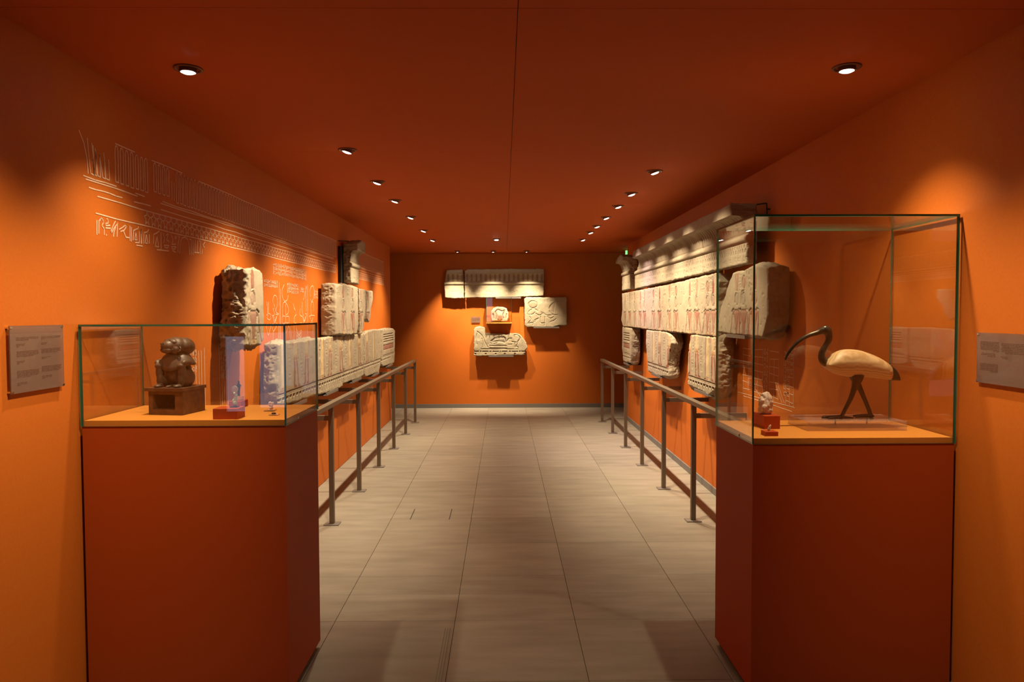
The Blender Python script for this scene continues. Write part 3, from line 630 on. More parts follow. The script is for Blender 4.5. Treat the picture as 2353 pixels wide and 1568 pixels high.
def c4_relief(U, V):
    R = Relief(U, V); cu, cv = (U.min()+U.max())/2, V.min(); f = lambda p: [(cu+a_, cv+b_) for a_, b_ in p]
    for L_ in ([(-.07, .16), (-.03, .19), (.03, .17), (.08, .18)], [(-.07, .15), (-.05, .09), (-.06, .04)], [(.07, .16), (.05, .10), (.06, .05)], [(-.03, .03), (0, .01), (.03, .03)], [(-.10, .05), (-.11, .12)], [(.10, .05), (.11, .12)]): R.line(f(spline(L_, 4)), .010, .010)
    R.H += .02*np.exp(-(((U-cu)/.05)**2+((V-cv-.10)/.06)**2)); return R.H+.003*fbm(np.c_[U, V, U*0]*12, 3, 4), R.P
tag(stone('stela', 'F', pl(1, 11.62, [(1130, 738), (1128, 728), (1129, 716), (1134, 708.5), (1142, 705.5), (1156, 705.5), (1164, 709), (1168.5, 719), (1168.5, 732), (1166, 738.3)]), .03, .11, c4_relief, du=.005, dv=.005, seed=45, m='stone_head', side=.006),
    'small rounded stone stela inside the glass wall box on the far wall', 'stela')
def plaque(name, label, frame, u0, u1, z0, z1, blocks, pins=True):
    fn = FR[frame][0]; P = lambda u, v, ww: tuple(fn(np.array([u]), np.array([v]), np.array([ww]))[0])
    o = thing(name, label, 'sign', P((u0+u1)/2, z0, 0))
    def slab(nm, u0, u1, v0, v1, w0, w1, m):
        p, q = P(u0, v0, w0), P(u1, v1, w1); lo = np.minimum(p, q); hi = np.maximum(p, q); return box(nm, lo[0], hi[0], lo[1], hi[1], lo[2], hi[2], m, o)
    slab('panel', u0, u1, z0, z1, .012, .016, M['plaque'])
    if pins:
        for u in (u0+.006, u1-.006):
            for v in (z0+.006, z1-.006): slab('pin', u-.005, u+.005, v-.003, v+.003, 0, .018, M['chrome'])
    vs_, fs = [], []; rnd = random.Random(4)
    for bu0, bu1, bz, n, last, h in blocks:          # rows of unreadably small words
        for k in range(n):
            u = bu0; end = bu1 if k < n-1 else bu0+(bu1-bu0)*last; z = bz-k*h
            while u < end-.004:
                e = min(end, u+rnd.uniform(.008, .022)); i = len(vs_)
                vs_ += [P(u, z, .0166), P(e, z, .0166), P(e, z+h*.45, .0166), P(u, z+h*.45, .0166)]; fs.append((i, i+1, i+2, i+3)); u = e+.003
    tag(mesh('printed_text', vs_, fs, M['ink'], o), kind='stuff'); return o
p1 = 2.395; h_ = .0042
plaque('text_panel', 'frosted acrylic text panel in two columns, left of the low glass case', 'L', 2.395, 2.683, 1.271, 1.499,
       [(p1+.03, p1+.145, 1.458, 3, .55, h_), (p1+.03, p1+.075, 1.436, 3, .3, h_), (p1+.03, p1+.145, 1.411, 5, .8, h_), (p1+.03, p1+.07, 1.378, 3, .3, h_), (p1+.03, p1+.145, 1.345, 6, .6, h_), (p1+.03, p1+.08, 1.305, 3, .3, h_),
        (p1+.16, p1+.272, 1.458, 3, .2, h_), (p1+.16, p1+.2, 1.436, 2, .7, h_), (p1+.16, p1+.272, 1.414, 4, .8, h_), (p1+.16, p1+.21, 1.385, 2, .5, h_), (p1+.16, p1+.272, 1.352, 5, .9, h_), (p1+.16, p1+.22, 1.318, 3, .4, h_)])
plaque('text_panel', 'frosted acrylic text panel cut by the right picture edge, beside the tall glass case', 'R', 2.33, 2.656, 1.274, 1.459,
       [(2.535, 2.636, 1.425, 7, .3, .0055), (2.555, 2.636, 1.383, 3, .5, .005), (2.54, 2.636, 1.345, 7, .4, .0045), (2.36, 2.525, 1.422, 7, .9, .0055), (2.49, 2.525, 1.375, 2, .8, .0055)])
a, b = at(1083, 742, 1, 11.71), at(1103, 728, 1, 11.71)
plaque('text_panel', 'tiny mauve label on the far wall beside the glass wall box', 'F', a[0], b[0], a[2], b[2], [(a[0]+.01, b[0]-.01, b[2]-.03, 4, .6, .013)], False)

# support brackets
def bracket(label, frame, u0, u1, z, wf_, mt='steel'):
    fn = FR[frame][0]; P = lambda u, v, ww: fn(np.array([u]), np.array([v]), np.array([ww]))[0]
    o = thing('support_bracket', label, 'bracket', tuple(P((u0+u1)/2, z-.01, 0)), 'steel stone supports')
    for nm, (a0, a1, b0, b1, w0, w1) in (('shelf_plate', (u0, u1, z-.010, z-.004, 0, wf_+.008)), ('front_lip', (u0, u1, z-.010, z+.014, wf_+.008, wf_+.013))):
        p, q = P(a0, b0, w0), P(a1, b1, w1); lo = np.minimum(p, q); hi = np.maximum(p, q); box(nm, lo[0], hi[0], lo[1], hi[1], lo[2], hi[2], M[mt], o)
def br(label, frame, ax, val, p0, p1, ww):
    a, b = at(*p0, ax, val), at(*p1, ax, val); i = 0 if ax == 1 else 1
    bracket(label, frame, min(a[i], b[i]), max(a[i], b[i]), min(a[2], b[2])-.006, ww+.002)
br('grey steel bracket under the near end slab, inside the low case view', 'L', 0, -1.51, (667, 931), (703, 919), .138)
br('grey steel bracket under the second slab of the lower row', 'L', 0, -1.51, (748, 903.5), (775, 894), .138)
br('grey steel bracket under the third slab of the lower row', 'L', 0, -1.51, (808, 876), (829, 868.5), .138)
br('grey steel bracket under the fourth slab of the lower row', 'L', 0, -1.51, (856, 861), (870, 856.5), .138)
br('grey steel bracket under the farthest slab of the lower row', 'L', 0, -1.51, (889, 840.5), (901, 836.5), .138)
br('grey steel bracket under the middle hanging fragment', 'R', 0, 1.61, (1498, 857), (1518, 866), .168)
br('grey steel bracket under the rough fragment near the tall glass case', 'R', 0, 1.61, (1597, 893), (1630, 908), .168)
br('grey steel bracket under the smallest hanging fragment', 'R', 0, 1.61, (1434, 833.5), (1443, 836), .168)
br('grey steel bracket under the big rounded block behind the glass', 'R', 0, 1.61, (1672, 769), (1714, 774), .168)
br('grey steel bracket under the striped cornice of the far wall', 'F', 1, 11.61, (1139, 684), (1197, 684), .117)
br('grey steel bracket under the offering scene slab', 'F', 1, 11.61, (1226, 752), (1285, 752), .117)
br('grey steel bracket under the stepped block of the far wall', 'F', 1, 11.61, (1123, 818), (1180, 818), .117)
o = thing('hanging_bracket', 'thin dark metal bracket tying the near cornice block to the wall', 'bracket', (XR, 4.9, 2.27))
for nm, p in (('arm', [(1.62, 4.86, 2.255), (1.76, 4.80, 2.27)]), ('arm', [(1.76, 4.80, 2.27), (1.765, 4.80, 2.19), (1.68, 4.84, 2.17)]), ('wall_plate', [(1.76, 4.80, 2.23), (XR, 4.80, 2.23)])): tube(nm, p, .005, M['black'], o, 6, smooth=False)
o = thing('mounting_plate', 'black steel plate holding the short cornice piece off the drawn wall', 'bracket', (XL, 7.25, 1.85))
box('plate', XL, XL+.03, 7.20, 7.50, 1.86, 2.22, M['black'], o); tube('arm', [(XL, 7.22, 2.275), (XL+.10, 7.26, 2.275)], .004, M['black'], o, 6, smooth=False)
o = thing('support_pin', 'short steel pin holding the thin pointed splinter off the wall', 'bracket', (XL, 8.1, 1.70)); tube('pin', [(XL, 8.1, 1.70), (XL+.08, 8.1, 1.70)], .006, M['steel'], o, 8)
# ================================================================== glass display cases
def case(label, x0, x1, y0, y1, zp, zt_, boltx):
    o = thing('display_case', label, 'display case', ((x0+x1)/2, (y0+y1)/2, 0)); t = .008
    box('plinth', x0+.02, x1-.02, y0+.02, y1-.02, 0, .03, M['dark'], o)
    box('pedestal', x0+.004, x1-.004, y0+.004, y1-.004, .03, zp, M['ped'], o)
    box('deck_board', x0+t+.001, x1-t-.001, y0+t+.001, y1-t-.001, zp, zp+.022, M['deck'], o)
    pane('glass_pane', x0, x1, y0, y0+t, zp, zt_-t, o); pane('glass_pane', x0, x1, y1-t, y1, zp, zt_-t, o)
    pane('glass_pane', x0, x0+t, y0+t, y1-t, zp, zt_-t, o); pane('glass_pane', x1-t, x1, y0+t, y1-t, zp, zt_-t, o)
    pane('glass_top', x0, x1, y0, y1, zt_-t, zt_, o)
    tube('lock', [(boltx-.003, y0+.16, zp+.010), (boltx+.003, y0+.16, zp+.010)], .005, M['chrome'], o, 10)
    return o
LX0, LX1, LY0, LY1, LZ, LT = -1.6436, -.8486, 2.7871, 3.2742, 1.1014, 1.498
RX0, RX1, RY0, RY1, RZ, RT = .973, 1.7764, 2.7809, 3.2711, 1.0194, 1.9168
case('low glass display case on a red-orange pedestal, holding the baboon figure', LX0, LX1, LY0, LY1, LZ, LT, LX1)
case('tall glass display case on a dark red pedestal, holding the ibis figure', RX0, RX1, RY0, RY1, RZ, RT, RX0)
DL, DR = LZ+.022, RZ+.022

# ================================================================== railings
def railing(label, x, y0, s, sgn, xw):
    o = thing('railing', label, 'railing', (x, y0, 0)); hw = .017; n = 7
    for k in range(n):
        y = y0+(k-1)*s
        p = box('post', x-hw, x+hw, y-hw, y+hw, .008, .865, M['rail'], o)
        box('base_plate', x-.055, x+.055, y-.045, y+.045, 0, .008, M['steel'], p, .002)
        box('wall_arm', min(x+sgn*hw, xw), max(x+sgn*hw, xw), y-.014, y+.014, .765, .800, M['rail'], o)
    box('handrail', x-.024, x+.024, y0-s-.06, y0+(n-2)*s+.03, .865, .897, M['rail'], o, .003)
    return o
railing('bronze grey steel railing along the drawn wall on six visible posts', -1.26, 5.211, .9856, -1, XL)
railing('bronze grey steel railing along the cornice wall with a grey baseboard', 1.397, 5.2387, .979, 1, XR)

# ================================================================== line drawings on the walls
def ribbons(name, label, frame, lines, wd=.005):
    fn = FR[frame][0]; vs_, fs = [], []
    for L_ in lines:
        ww = wd
        for (a, b), (c, d) in zip(L_[:-1], L_[1:]):
            l = math.hypot(c-a, d-b)
            if l < 1e-6: continue
            tx, ty = (c-a)/l, (d-b)/l; nx, ny = -ty*ww/2, tx*ww/2; ex, ey = tx*ww*.3, ty*ww*.3; i = len(vs_)
            vs_ += [(a-ex+nx, b-ey+ny), (a-ex-nx, b-ey-ny), (c+ex-nx, d+ey-ny), (c+ex+nx, d+ey+ny)]; fs.append((i, i+1, i+2, i+3))
    A = np.array(vs_); X = fn(A[:, 0], A[:, 1], np.full(len(A), .0015)); q = mesh(name, X, fs, M['line']); return tag(q, label, 'drawing')
rd = random.Random(11); wob = lambda a=.002: rd.uniform(-a, a)
def hline(u0, u1, z, gaps=(), step=.16, a=.0025):
    out, cur, u = [], [], u0
    while u <= u1+1e-6:
        if any(g0 < u < g1 for g0, g1 in gaps):
            if len(cur) > 1: out.append(cur)
            cur = []
        else: cur.append((u, z+wob(a)))
        u += step
    if len(cur) > 1: out.append(cur)
    return out
def flutes(u0, u1, p, zb, ztp, skip=()):
    out, u = [], u0
    while u < u1:
        if not any(a < u < b for a, b in skip):
            w2 = p*.30; t = ztp+wob(); b = zb+wob(); c = u+wob(.0015)
            out.append([(c-w2, b), (c-w2*.95, t-.018), (c-w2*.6, t-.004), (c, t), (c+w2*.6, t-.004), (c+w2*.95, t-.018), (c+w2, b), (c-w2, b)])
        u += p
    return out
def stars(u0, u1, p, zb, ztp):
    out, u, h = [], u0, ztp-zb
    while u < u1:
        f = lambda pts: [(u+p*a+wob(.001), zb+h*b+wob(.001)) for a, b in pts]
        out.append(f([(-.08, 1), (-.1, .72), (-.45, .62), (-.2, .42), (-.28, .05), (0, .28), (.25, .05), (.2, .42), (.45, .62), (.1, .72), (.08, 1)])); u += p
    return out
up = [[(2.842, 2.255), (2.872, 2.215), (2.89, 2.16), (2.897, 2.10)]]
for a, b, c, d in ((2.897, 2.915, 2.940, 2.228), (2.928, 2.941, 2.958, 2.215), (2.95, 2.965, 2.985, 2.20), (2.98, 3.0, 3.02, 2.185), (3.012, 3.024, 3.052, 2.195)):
    up.append([(a, d+.01), (a+.008, 2.16), (b, 2.103), (c, 2.100), (c-.004, d-.01)])
up += flutes(3.11, 3.40, .0425, 2.103, 2.258)+flutes(3.45, 3.59, .0425, 2.12, 2.258)+flutes(3.68, 7.13, .0425, 2.103, 2.256)
for u in (3.62, 3.645): up.append([(u, 2.11), (u, 2.20)])
up += hline(3.104, 3.266, 2.265, a=.001)+hline(3.42, 3.84, 2.264)+hline(3.94, 7.14, 2.262)
up += hline(2.864, 3.40, 2.083, ((3.17, 3.22),), .08)+hline(2.88, 3.34, 2.074, (), .1)+hline(3.52, 7.12, 2.084)+hline(3.50, 7.12, 2.074)
up += hline(2.90, 3.43, 2.044, ((3.19, 3.22),), .05)+hline(3.50, 7.12, 2.044)
up += hline(2.96, 7.12, 2.019)+hline(2.944, 7.11, 1.947)+stars(3.365, 7.09, .060, 1.95, 2.017)
ribbons('cornice_drawing', 'long pale line drawing of a fluted cornice and star frieze on the orange wall', 'L', up)
fr = flutes(7.75, 9.93, .043, 2.103, 2.256)+hline(7.7, 9.94, 2.262)+hline(7.7, 9.94, 2.084)+hline(7.7, 9.94, 2.074)+hline(7.7, 9.94, 2.044)+hline(7.7, 9.94, 2.019)+hline(7.7, 9.94, 1.945)+stars(7.75, 9.92, .060, 1.95, 2.017)+[[(9.945, 1.945), (9.945, 2.262)]]
ribbons('cornice_drawing', 'short stretch of drawn fluted cornice beyond the limestone cornice piece', 'L', fr)
c1 = lambda x, y: tuple(at(150+x/4.9, 280+y/4.9, 0, XL)[1:])
G1 = [[(352, 1110), (352, 1270)], [(375, 1110), (375, 1255)], [(385, 1110), (395, 1085), (415, 1090), (425, 1130), (410, 1170), (435, 1205), (435, 1270)], [(460, 1270), (462, 1278)], [(465, 1090), (478, 1105), (480, 1140), (450, 1145), (455, 1170), (500, 1165)], [(452, 1195), (505, 1200)], [(560, 1120), (530, 1180), (510, 1235), (520, 1245), (555, 1180), (585, 1150)], [(540, 1290), (545, 1240), (565, 1180)], [(580, 1290), (585, 1140)], [(605, 1210), (640, 1190), (670, 1165), (685, 1180), (660, 1220), (620, 1235)], [(655, 1235), (680, 1300), (715, 1305)], [(725, 1340), (725, 1175)], [(742, 1345), (742, 1190)], [(760, 1330), (765, 1225), (790, 1210), (815, 1205), (820, 1185)], [(790, 1240), (780, 1330), (805, 1330), (790, 1240)], [(830, 1360), (830, 1240)], [(850, 1370), (850, 1210), (858, 1370)], [(880, 1370), (880, 1250), (920, 1240), (935, 1215)], [(910, 1260), (895, 1365), (925, 1370), (910, 1260)], [(942, 1370), (942, 1270)], [(800, 1390), (865, 1400)], [(785, 1360), (830, 1362)],
      [(990, 1370), (990, 1270), (1030, 1250), (1055, 1230)], [(1030, 1290), (1010, 1400), (1050, 1410), (1030, 1290)], [(1075, 1440), (1075, 1250)], [(1100, 1260), (1115, 1310), (1105, 1360)], [(1130, 1280), (1155, 1260), (1140, 1330), (1165, 1350)], [(1110, 1390), (1165, 1395), (1150, 1420), (1120, 1418), (1110, 1390)], [(1030, 1440), (1160, 1455)], [(1190, 1275), (1210, 1330), (1195, 1380), (1240, 1380)], [(1235, 1290), (1248, 1300), (1240, 1320), (1228, 1310), (1235, 1290)], [(1190, 1405), (1245, 1410), (1230, 1435), (1200, 1432), (1190, 1405)], [(1205, 1450), (1240, 1470)], [(1270, 1290), (1285, 1300), (1265, 1380), (1265, 1470)], [(1285, 1480), (1290, 1370), (1310, 1310), (1345, 1300), (1375, 1325), (1390, 1400), (1395, 1490)], [(1395, 1320), (1420, 1330), (1415, 1490)], [(1435, 1330), (1435, 1495)], [(1460, 1330), (1455, 1460)], [(1485, 1345), (1480, 1470)], [(1505, 1340), (1520, 1350), (1515, 1490)], [(1450, 1470), (1505, 1475)], [(1570, 1355), (1545, 1390), (1565, 1415)], [(1540, 1440), (1535, 1490)]]
for lab, sel in (('pale drawn hieroglyphs under the near end of the frieze, the group nearer the viewer', lambda x: x < 970), ('pale drawn hieroglyphs under the near end of the frieze, the group with an arched sign', lambda x: x >= 970)):
    ribbons('hieroglyph_drawing', lab, 'L', [[c1(*p) for p in L_] for L_ in G1 if sel(L_[0][0])], .0055)
def glyphrow(u0, u1, z0, z1, cu, cz, seed):
    r = random.Random(seed); out = []; u = u0
    while u < u1:
        z = z1-cz
        while z >= z0-.001:
            for st in glyph(r): out.append([(u+cu*(.1+.8*a), z+cz*(.1+.8*b)) for a, b in st])
            z -= cz
        u += cu
    return out
g2 = glyphrow(5.176, 6.0, 1.825, 1.913, .034, .029, 2)+[[(6.04, 1.822), (6.045, 1.905)], [(5.93, 1.82), (5.93, 1.90), (5.97, 1.91)]]
g2 += glyphrow(4.975, 5.27, 1.73, 1.785, .034, .027, 3)+glyphrow(5.50, 5.80, 1.70, 1.783, .034, .027, 4)+glyphrow(5.84, 5.97, 1.715, 1.76, .034, .022, 5)+glyphrow(6.28, 6.41, 1.675, 1.755, .04, .026, 6)
ribbons('hieroglyph_drawing', 'block of small pale drawn hieroglyphs right of the upright limestone block', 'L', g2, .005)['kind'] = 'stuff'
c3 = lambda x, y: tuple(at(600+x/7.84, 600+y/7.84, 0, XL)[1:])
F1 = [[(320, 390), (325, 700), (325, 1100), (330, 1460)], [(345, 500), (345, 1460)], [(410, 430), (375, 520), (375, 620), (400, 700), (430, 725), (465, 700), (485, 620)], [(385, 1000), (385, 800), (400, 750), (430, 745), (460, 780), (490, 860), (480, 940), (450, 970)], [(440, 780), (440, 1440)], [(375, 1120), (375, 1020), (400, 990), (425, 1000)], [(450, 1000), (495, 1005), (500, 1100), (480, 1200), (440, 1330)], [(210, 780), (205, 700), (230, 625), (265, 630), (285, 700), (285, 800), (265, 880), (270, 940)], [(210, 850), (235, 960), (200, 990), (185, 970)], [(230, 780), (265, 920), (310, 950), (300, 970), (260, 960)], [(205, 1000), (240, 1110), (280, 1000)], [(225, 1000), (245, 1080), (270, 1000)], [(100, 740), (115, 960), (105, 1030)], [(130, 740), (125, 950)], [(95, 980), (120, 950), (160, 960), (165, 1040), (140, 1060), (110, 1040)], [(85, 1170), (125, 1340), (180, 1150), (215, 1270), (280, 1160)], [(210, 1270), (210, 1450)], [(310, 1170), (310, 1450)], [(575, 770), (600, 870), (625, 960), (590, 1050), (590, 1440)], [(600, 850), (630, 980)], [(700, 860), (695, 970), (740, 1000)], [(740, 740), (735, 900), (760, 990)], [(760, 700), (790, 560), (820, 460)], [(800, 450), (800, 700), (810, 900)], [(835, 430), (835, 1100), (830, 1420)], [(745, 1010), (770, 1100), (805, 1010), (820, 960), (790, 950)], [(755, 1010), (772, 1080), (795, 1010)], [(885, 640), (875, 540), (895, 470), (930, 450), (950, 520), (945, 640), (910, 735), (890, 690)], [(895, 960), (890, 820), (905, 740), (935, 760), (940, 900)], [(865, 1000), (900, 980), (960, 985)], [(880, 1020), (910, 1090), (930, 1020)], [(630, 1160), (640, 1420), (710, 1420), (720, 1240), (680, 1330), (640, 1230)], [(645, 1290), (680, 1350), (715, 1290)], [(640, 1340), (680, 1380), (715, 1350)], [(500, 1180), (530, 1440)], [(560, 1440), (520, 1200)], [(930, 1150), (920, 1400)], [(945, 1150), (940, 1400)]]
ribbons('figure_drawing', 'pale line drawing of standing figures between the upright block and the squarish block', 'L', [[c3(*p) for p in spline(L_, 3)] if len(L_) > 2 else [c3(*p) for p in L_] for L_ in F1], .006)['kind'] = 'stuff'
ribbons('figure_drawing', 'thin pale drawn leg lines on the wall right behind the baboon figure', 'L', [[(u, 1.0+wob(.02)), (u+wob(.01), 1.36+wob(.03))] for u in (3.74, 3.77, 3.86, 3.90, 3.93, 3.97)]+glyphrow(3.755, 3.85, 1.22, 1.36, .03, .045, 8), .0055)['kind'] = 'stuff'
ribbons('figure_drawing', 'narrow drawn column of signs below the upright limestone block, seen through the low case', 'L', [[(u, 1.0+wob(.02)), (u+wob(.01), 1.36+wob(.03))] for u in (4.18, 4.21, 4.24, 4.30)]+glyphrow(4.19, 4.26, 1.15, 1.38, .03, .045, 9), .0055)['kind'] = 'stuff'
# right wall grid of inscriptions
g = []
for u in (4.38, 4.44, 4.50, 4.62, 4.70, 4.78, 4.90, 5.0, 5.10, 5.20, 5.30): g.append([(u, .955+.01*wob(1)), (u+wob(.006), 1.33-.12*rd.random())])
for z in (.98, 1.03, 1.08, 1.13, 1.18, 1.23, 1.28):
    for a, b in ((4.38, 4.50), (4.62, 4.78), (4.90, 5.10), (5.15, 5.32)): g.append([(a, z+wob(.006)), (b, z+wob(.006))])
g += [[(4.36, .955), (4.8, .945), (5.2, .94), (5.42, .935)], [(4.40, .925), (4.85, .925), (5.3, .92)], [(4.52, .96), (4.62, 1.06)], [(4.56, .96), (4.66, 1.06)], [(4.95, .96), (5.05, 1.0), (5.0, 1.07)]]
g += glyphrow(4.44, 4.495, 1.0, 1.30, .05, .05, 21)+glyphrow(4.39, 4.43, 1.14, 1.33, .04, .045, 22)+glyphrow(4.80, 4.88, .99, 1.30, .045, .05, 23)+glyphrow(5.12, 5.2, .98, 1.2, .04, .05, 24)
ribbons('inscription_drawing', 'pale drawn inscription grid on the wall behind the ibis beak', 'R', g, .0045)
ribbons('inscription_drawing', 'faint drawn tick marks on the wall between the two larger hanging fragments', 'R', [[(u, z), (u+.09, z+wob(.004))] for u in (6.35, 6.50) for z in (.96, .99, 1.02, 1.05, 1.08, 1.11)]+[[(6.33, .94), (6.33, 1.13)]]+[[(8.3, z), (8.5, z)] for z in (1.0, 1.03, 1.06)], .0045)

# ================================================================== ibis
YB = 3.055
ib = thing('ibis_statue', 'striding ibis figure with pale wooden body and dark bronze head, neck, tail and legs', 'statue', (1.45, YB, DR+.04))
q = lambda x, y, Y=YB: at(1790+x/5.6, 730+y/5.6, 1, Y)
px = YB/FPX/5.6
def loft(name, st, m, parent, wid, n=28, power=1.0):
    vs_, fs = [], []
    for i, (x, t, b_) in enumerate(st):
        c = q(x, (t+b_)/2); h = (b_-t)/2*px; wv = wid[i] if isinstance(wid, list) else wid*math.sqrt(max(.06, 1-((i/(len(st)-1)-.42)/.66)**2))
        for k in range(n):
            a = 2*math.pi*k/n; vs_.append((c[0], c[1]+wv*math.cos(a), c[2]+h*math.sin(a)))
        if i:
            for k in range(n): fs.append(((i-1)*n+k, (i-1)*n+(k+1) % n, i*n+(k+1) % n, i*n+k))
    fs.append(tuple(range(n))[::-1]); fs.append(tuple((len(st)-1)*n+k for k in range(n)))
    return mesh(name, vs_, fs, m, parent, True, recalc=True)
body = spline([(592, 585, 625), (615, 548, 662), (680, 482, 705), (740, 440, 735), (820, 412, 755), (920, 408, 768), (1050, 425, 766), (1200, 478, 778), (1300, 526, 790), (1380, 576, 800), (1432, 618, 806)], 4)
loft('body', body, M['ibiswood'], ib, .052)
tail = spline([(1385, 582, 800), (1410, 592, 806), (1450, 622, 810), (1500, 668, 812), (1535, 720, 814), (1549, 790, 814)], 4)
loft('tail', tail, M['bronze'], ib, [.0275-.018*i/(len(tail)-1) for i in range(len(tail))])
NK = spline([(640, 600, 40), (590, 578, 50), (556, 530, 50), (552, 470, 46), (577, 405, 40), (612, 345, 38), (640, 285, 41), (640, 225, 48), (618, 175, 62), (592, 160, 58), (555, 168, 44), (520, 185, 36), (470, 203, 31), (400, 224, 27), (320, 262, 25), (240, 318, 23), (170, 388, 20), (120, 460, 16), (92, 515, 12), (80, 548, 6)], 5)
nk = tube('neck_head_beak', [q(p[0], p[1]) for p in NK], [max(.001, p[2]*px) for p in NK], M['bronze'], ib, 18, squash=((0, 1, 0), .78))
for yy in (-1, 1):
    e_ = q(545, 155); tube('eye', [(e_[0], e_[1]+yy*.019, e_[2]), (e_[0], e_[1]+yy*.0235, e_[2])], [.0048, .0025], M['black'], nk, 12)
    rb = spline([(500, 178), (420, 205), (330, 248), (240, 308), (170, 376)], 4); tube('beak_ridge', [q(a_, b_)+np.array([0, yy*.0135*(1-.035*i), 0]) for i, (a_, b_) in enumerate(rb)], .0022, M['bronze'], nk, 6)
def leg(pts, Y, toes, hind):
    S_ = spline(pts, 4); L_ = tube('leg', [q(p[0], p[1], Y) for p in S_], [p[2]*px for p in S_], M['bronzeleg'], ib, 14, squash=((0, 1, 0), .8))
    for t in toes:
        T = spline([(a_, b_, c_) for a_, b_, c_ in t], 4); tube('toe', [(*q(p[0], 1318, Y)[:1], Y+p[1], DR+.0405+p[2]*px) for p in T], [max(.0014, p[2]*px) for p in T], M['bronzeleg'], L_, 8)
leg([(1010, 740, 85), (1005, 790, 72), (985, 860, 50), (962, 930, 38), (922, 1040, 31), (868, 1150, 27), (815, 1255, 24), (795, 1315, 22)], YB-.014, [[(800, 0, 24), (700, -.012, 17), (605, -.022, 9)], [(800, 0, 24), (690, .004, 17), (556, .006, 9)], [(800, 0, 22), (700, .020, 15), (600, .032, 9)], [(790, 0, 22), (870, -.004, 14), (942, -.010, 8)]], 0)
leg([(965, 740, 70), (985, 800, 55), (1030, 890, 38), (1062, 960, 33), (1105, 1060, 28), (1150, 1170, 27), (1180, 1260, 26), (1192, 1315, 24)], YB+.016, [[(1190, 0, 26), (1080, -.006, 20), (972, -.010, 11)], [(1190, 0, 24), (1080, .014, 18), (985, .024, 10)], [(1190, 0, 22), (1205, .0, 18), (1222, .002, 12)]], 1)
ac = thing('acrylic_slab', 'clear acrylic slab with two metal pins under the ibis', 'base', (1.47, 3.06, DR))
box('slab', 1.266, 1.681, 2.955, 3.165, DR, DR+.040, M['acryl'], ac, .0015)
for x in (1929.5, 2011): p_ = at(x, 980, 1, 3.0); tube('pin', [(p_[0], 3.04 if x < 1950 else 3.07, DR+.012), (p_[0], 3.04 if x < 1950 else 3.07, DR+.040)], .003, M['black'], ac, 8)
def redblock(label, x0, x1, y0, y1, z0, h): return tag(box('red_block', x0, x1, y0, y1, z0, z0+h, M['red'], None, .0015), label, 'block', 'red display blocks')
# block + stone head in the tall case
a = at(1756.4, 986.6, 2, DR); b = at(1793, 986.6, 2, DR); redblock('red painted block carrying the little stone head in the tall glass case', a[0], b[0], a[1], a[1]+.14, DR, .056)
hc = Vector(((a[0]+b[0])/2-.007, a[1]+.065, DR+.056))
hs = blob('head_core', [((0, 0, .018), (.030, .026, .024)), ((-.002, 0, .045), (.027, .026, .034)), ((.004, .004, .072), (.020, .024, .024)), ((-.016, -.012, .055), (.010, .012, .013)), ((-.012, -.02, .028), (.012, .010, .016)), ((.014, -.01, .05), (.014, .016, .03)), ((.006, .002, .086), (.013, .016, .012))], M['stone_head'], None, .0025, 3, Matrix.Translation(hc))
hm = hs.data; n_ = len(hm.vertices); co = np.empty(n_*3); hm.vertices.foreach_get('co', co); co = co.reshape(-1, 3); no = np.empty(n_*3); hm.vertices.foreach_get('normal', no); no = no.reshape(-1, 3)
co += no*(.0035*fbm(co*60, 3, 4))[:, None]; co[:, 2] = np.maximum(co[:, 2], DR+.0562); hm.vertices.foreach_set('co', co.ravel()); hm.update()
hs.name = 'stone_bust'; tag(hs, 'small worn pinkish stone head standing on the larger red block', 'sculpture')
a = at(1759.5, 1003, 2, DR); b = at(1789, 1003, 2, DR); redblock('flat red block carrying a tiny fragment, front of the tall glass case', a[0], b[0], a[1], a[1]+.055, DR, .0175)
tag(blob('stone_chip', [((0, 0, .006), (.006, .005, .008)), ((.003, 0, .014), (.005, .005, .008)), ((.006, 0, .020), (.004, .004, .005))], M['shell'], None, .0012, 2, Matrix.Translation(((a[0]+b[0])/2-.002, a[1]+.03, DR+.0172))), 'tiny tilted stone fragment on the flat red block', 'fragment')

# ================================================================== baboon on its wooden stand
ang = math.radians(-9.3); c0 = np.array([-1.465, 2.961]); e1 = np.array([math.cos(ang), math.sin(ang)]); e2 = np.array([-math.sin(ang), math.cos(ang)])
ctr = c0+e1*.077+e2*.078; W2, D2, HS = .077, .078, .098
st = thing('wooden_stand', 'old brown wooden box stand with a dark open front, under the baboon', 'stand', (ctr[0], ctr[1], DL))
RT_ = (ang, ctr[0], ctr[1]); X, Y = ctr
for nm, bb in (('side_board', (X-W2, X-W2+.019, Y-D2, Y+D2, DL, DL+HS)), ('side_board', (X+W2-.036, X+W2, Y-D2, Y+D2, DL, DL+HS)), ('back_board', (X-W2+.019, X+W2-.036, Y+D2-.014, Y+D2, DL, DL+HS)), ('bottom_board', (X-W2+.019, X+W2-.036, Y-D2, Y+D2-.014, DL, DL+.022)), ('top_rail', (X-W2+.019, X+W2-.036, Y-D2, Y-D2+.02, DL+.084, DL+HS))):
    box(nm, *bb, M['woodk'], st, .0015, RT_) if False else box(nm, *bb, M['woodk'], st, 0, RT_)
box('top_board', X-W2-.012, X+W2+.006, Y-D2-.012, Y+D2+.004, DL+HS, DL+HS+.013, M['woodk'], st, 0, RT_)
ZB = DL+HS+.013
bb_ = thing('baboon_statue', 'seated dark wooden baboon figure with a smooth mantle and hands on knees', 'statue', (X, Y, ZB))
MB = Matrix.Translation((X-.002, Y, ZB)) @ Matrix.Rotation(math.radians(-9), 4, 'Z')
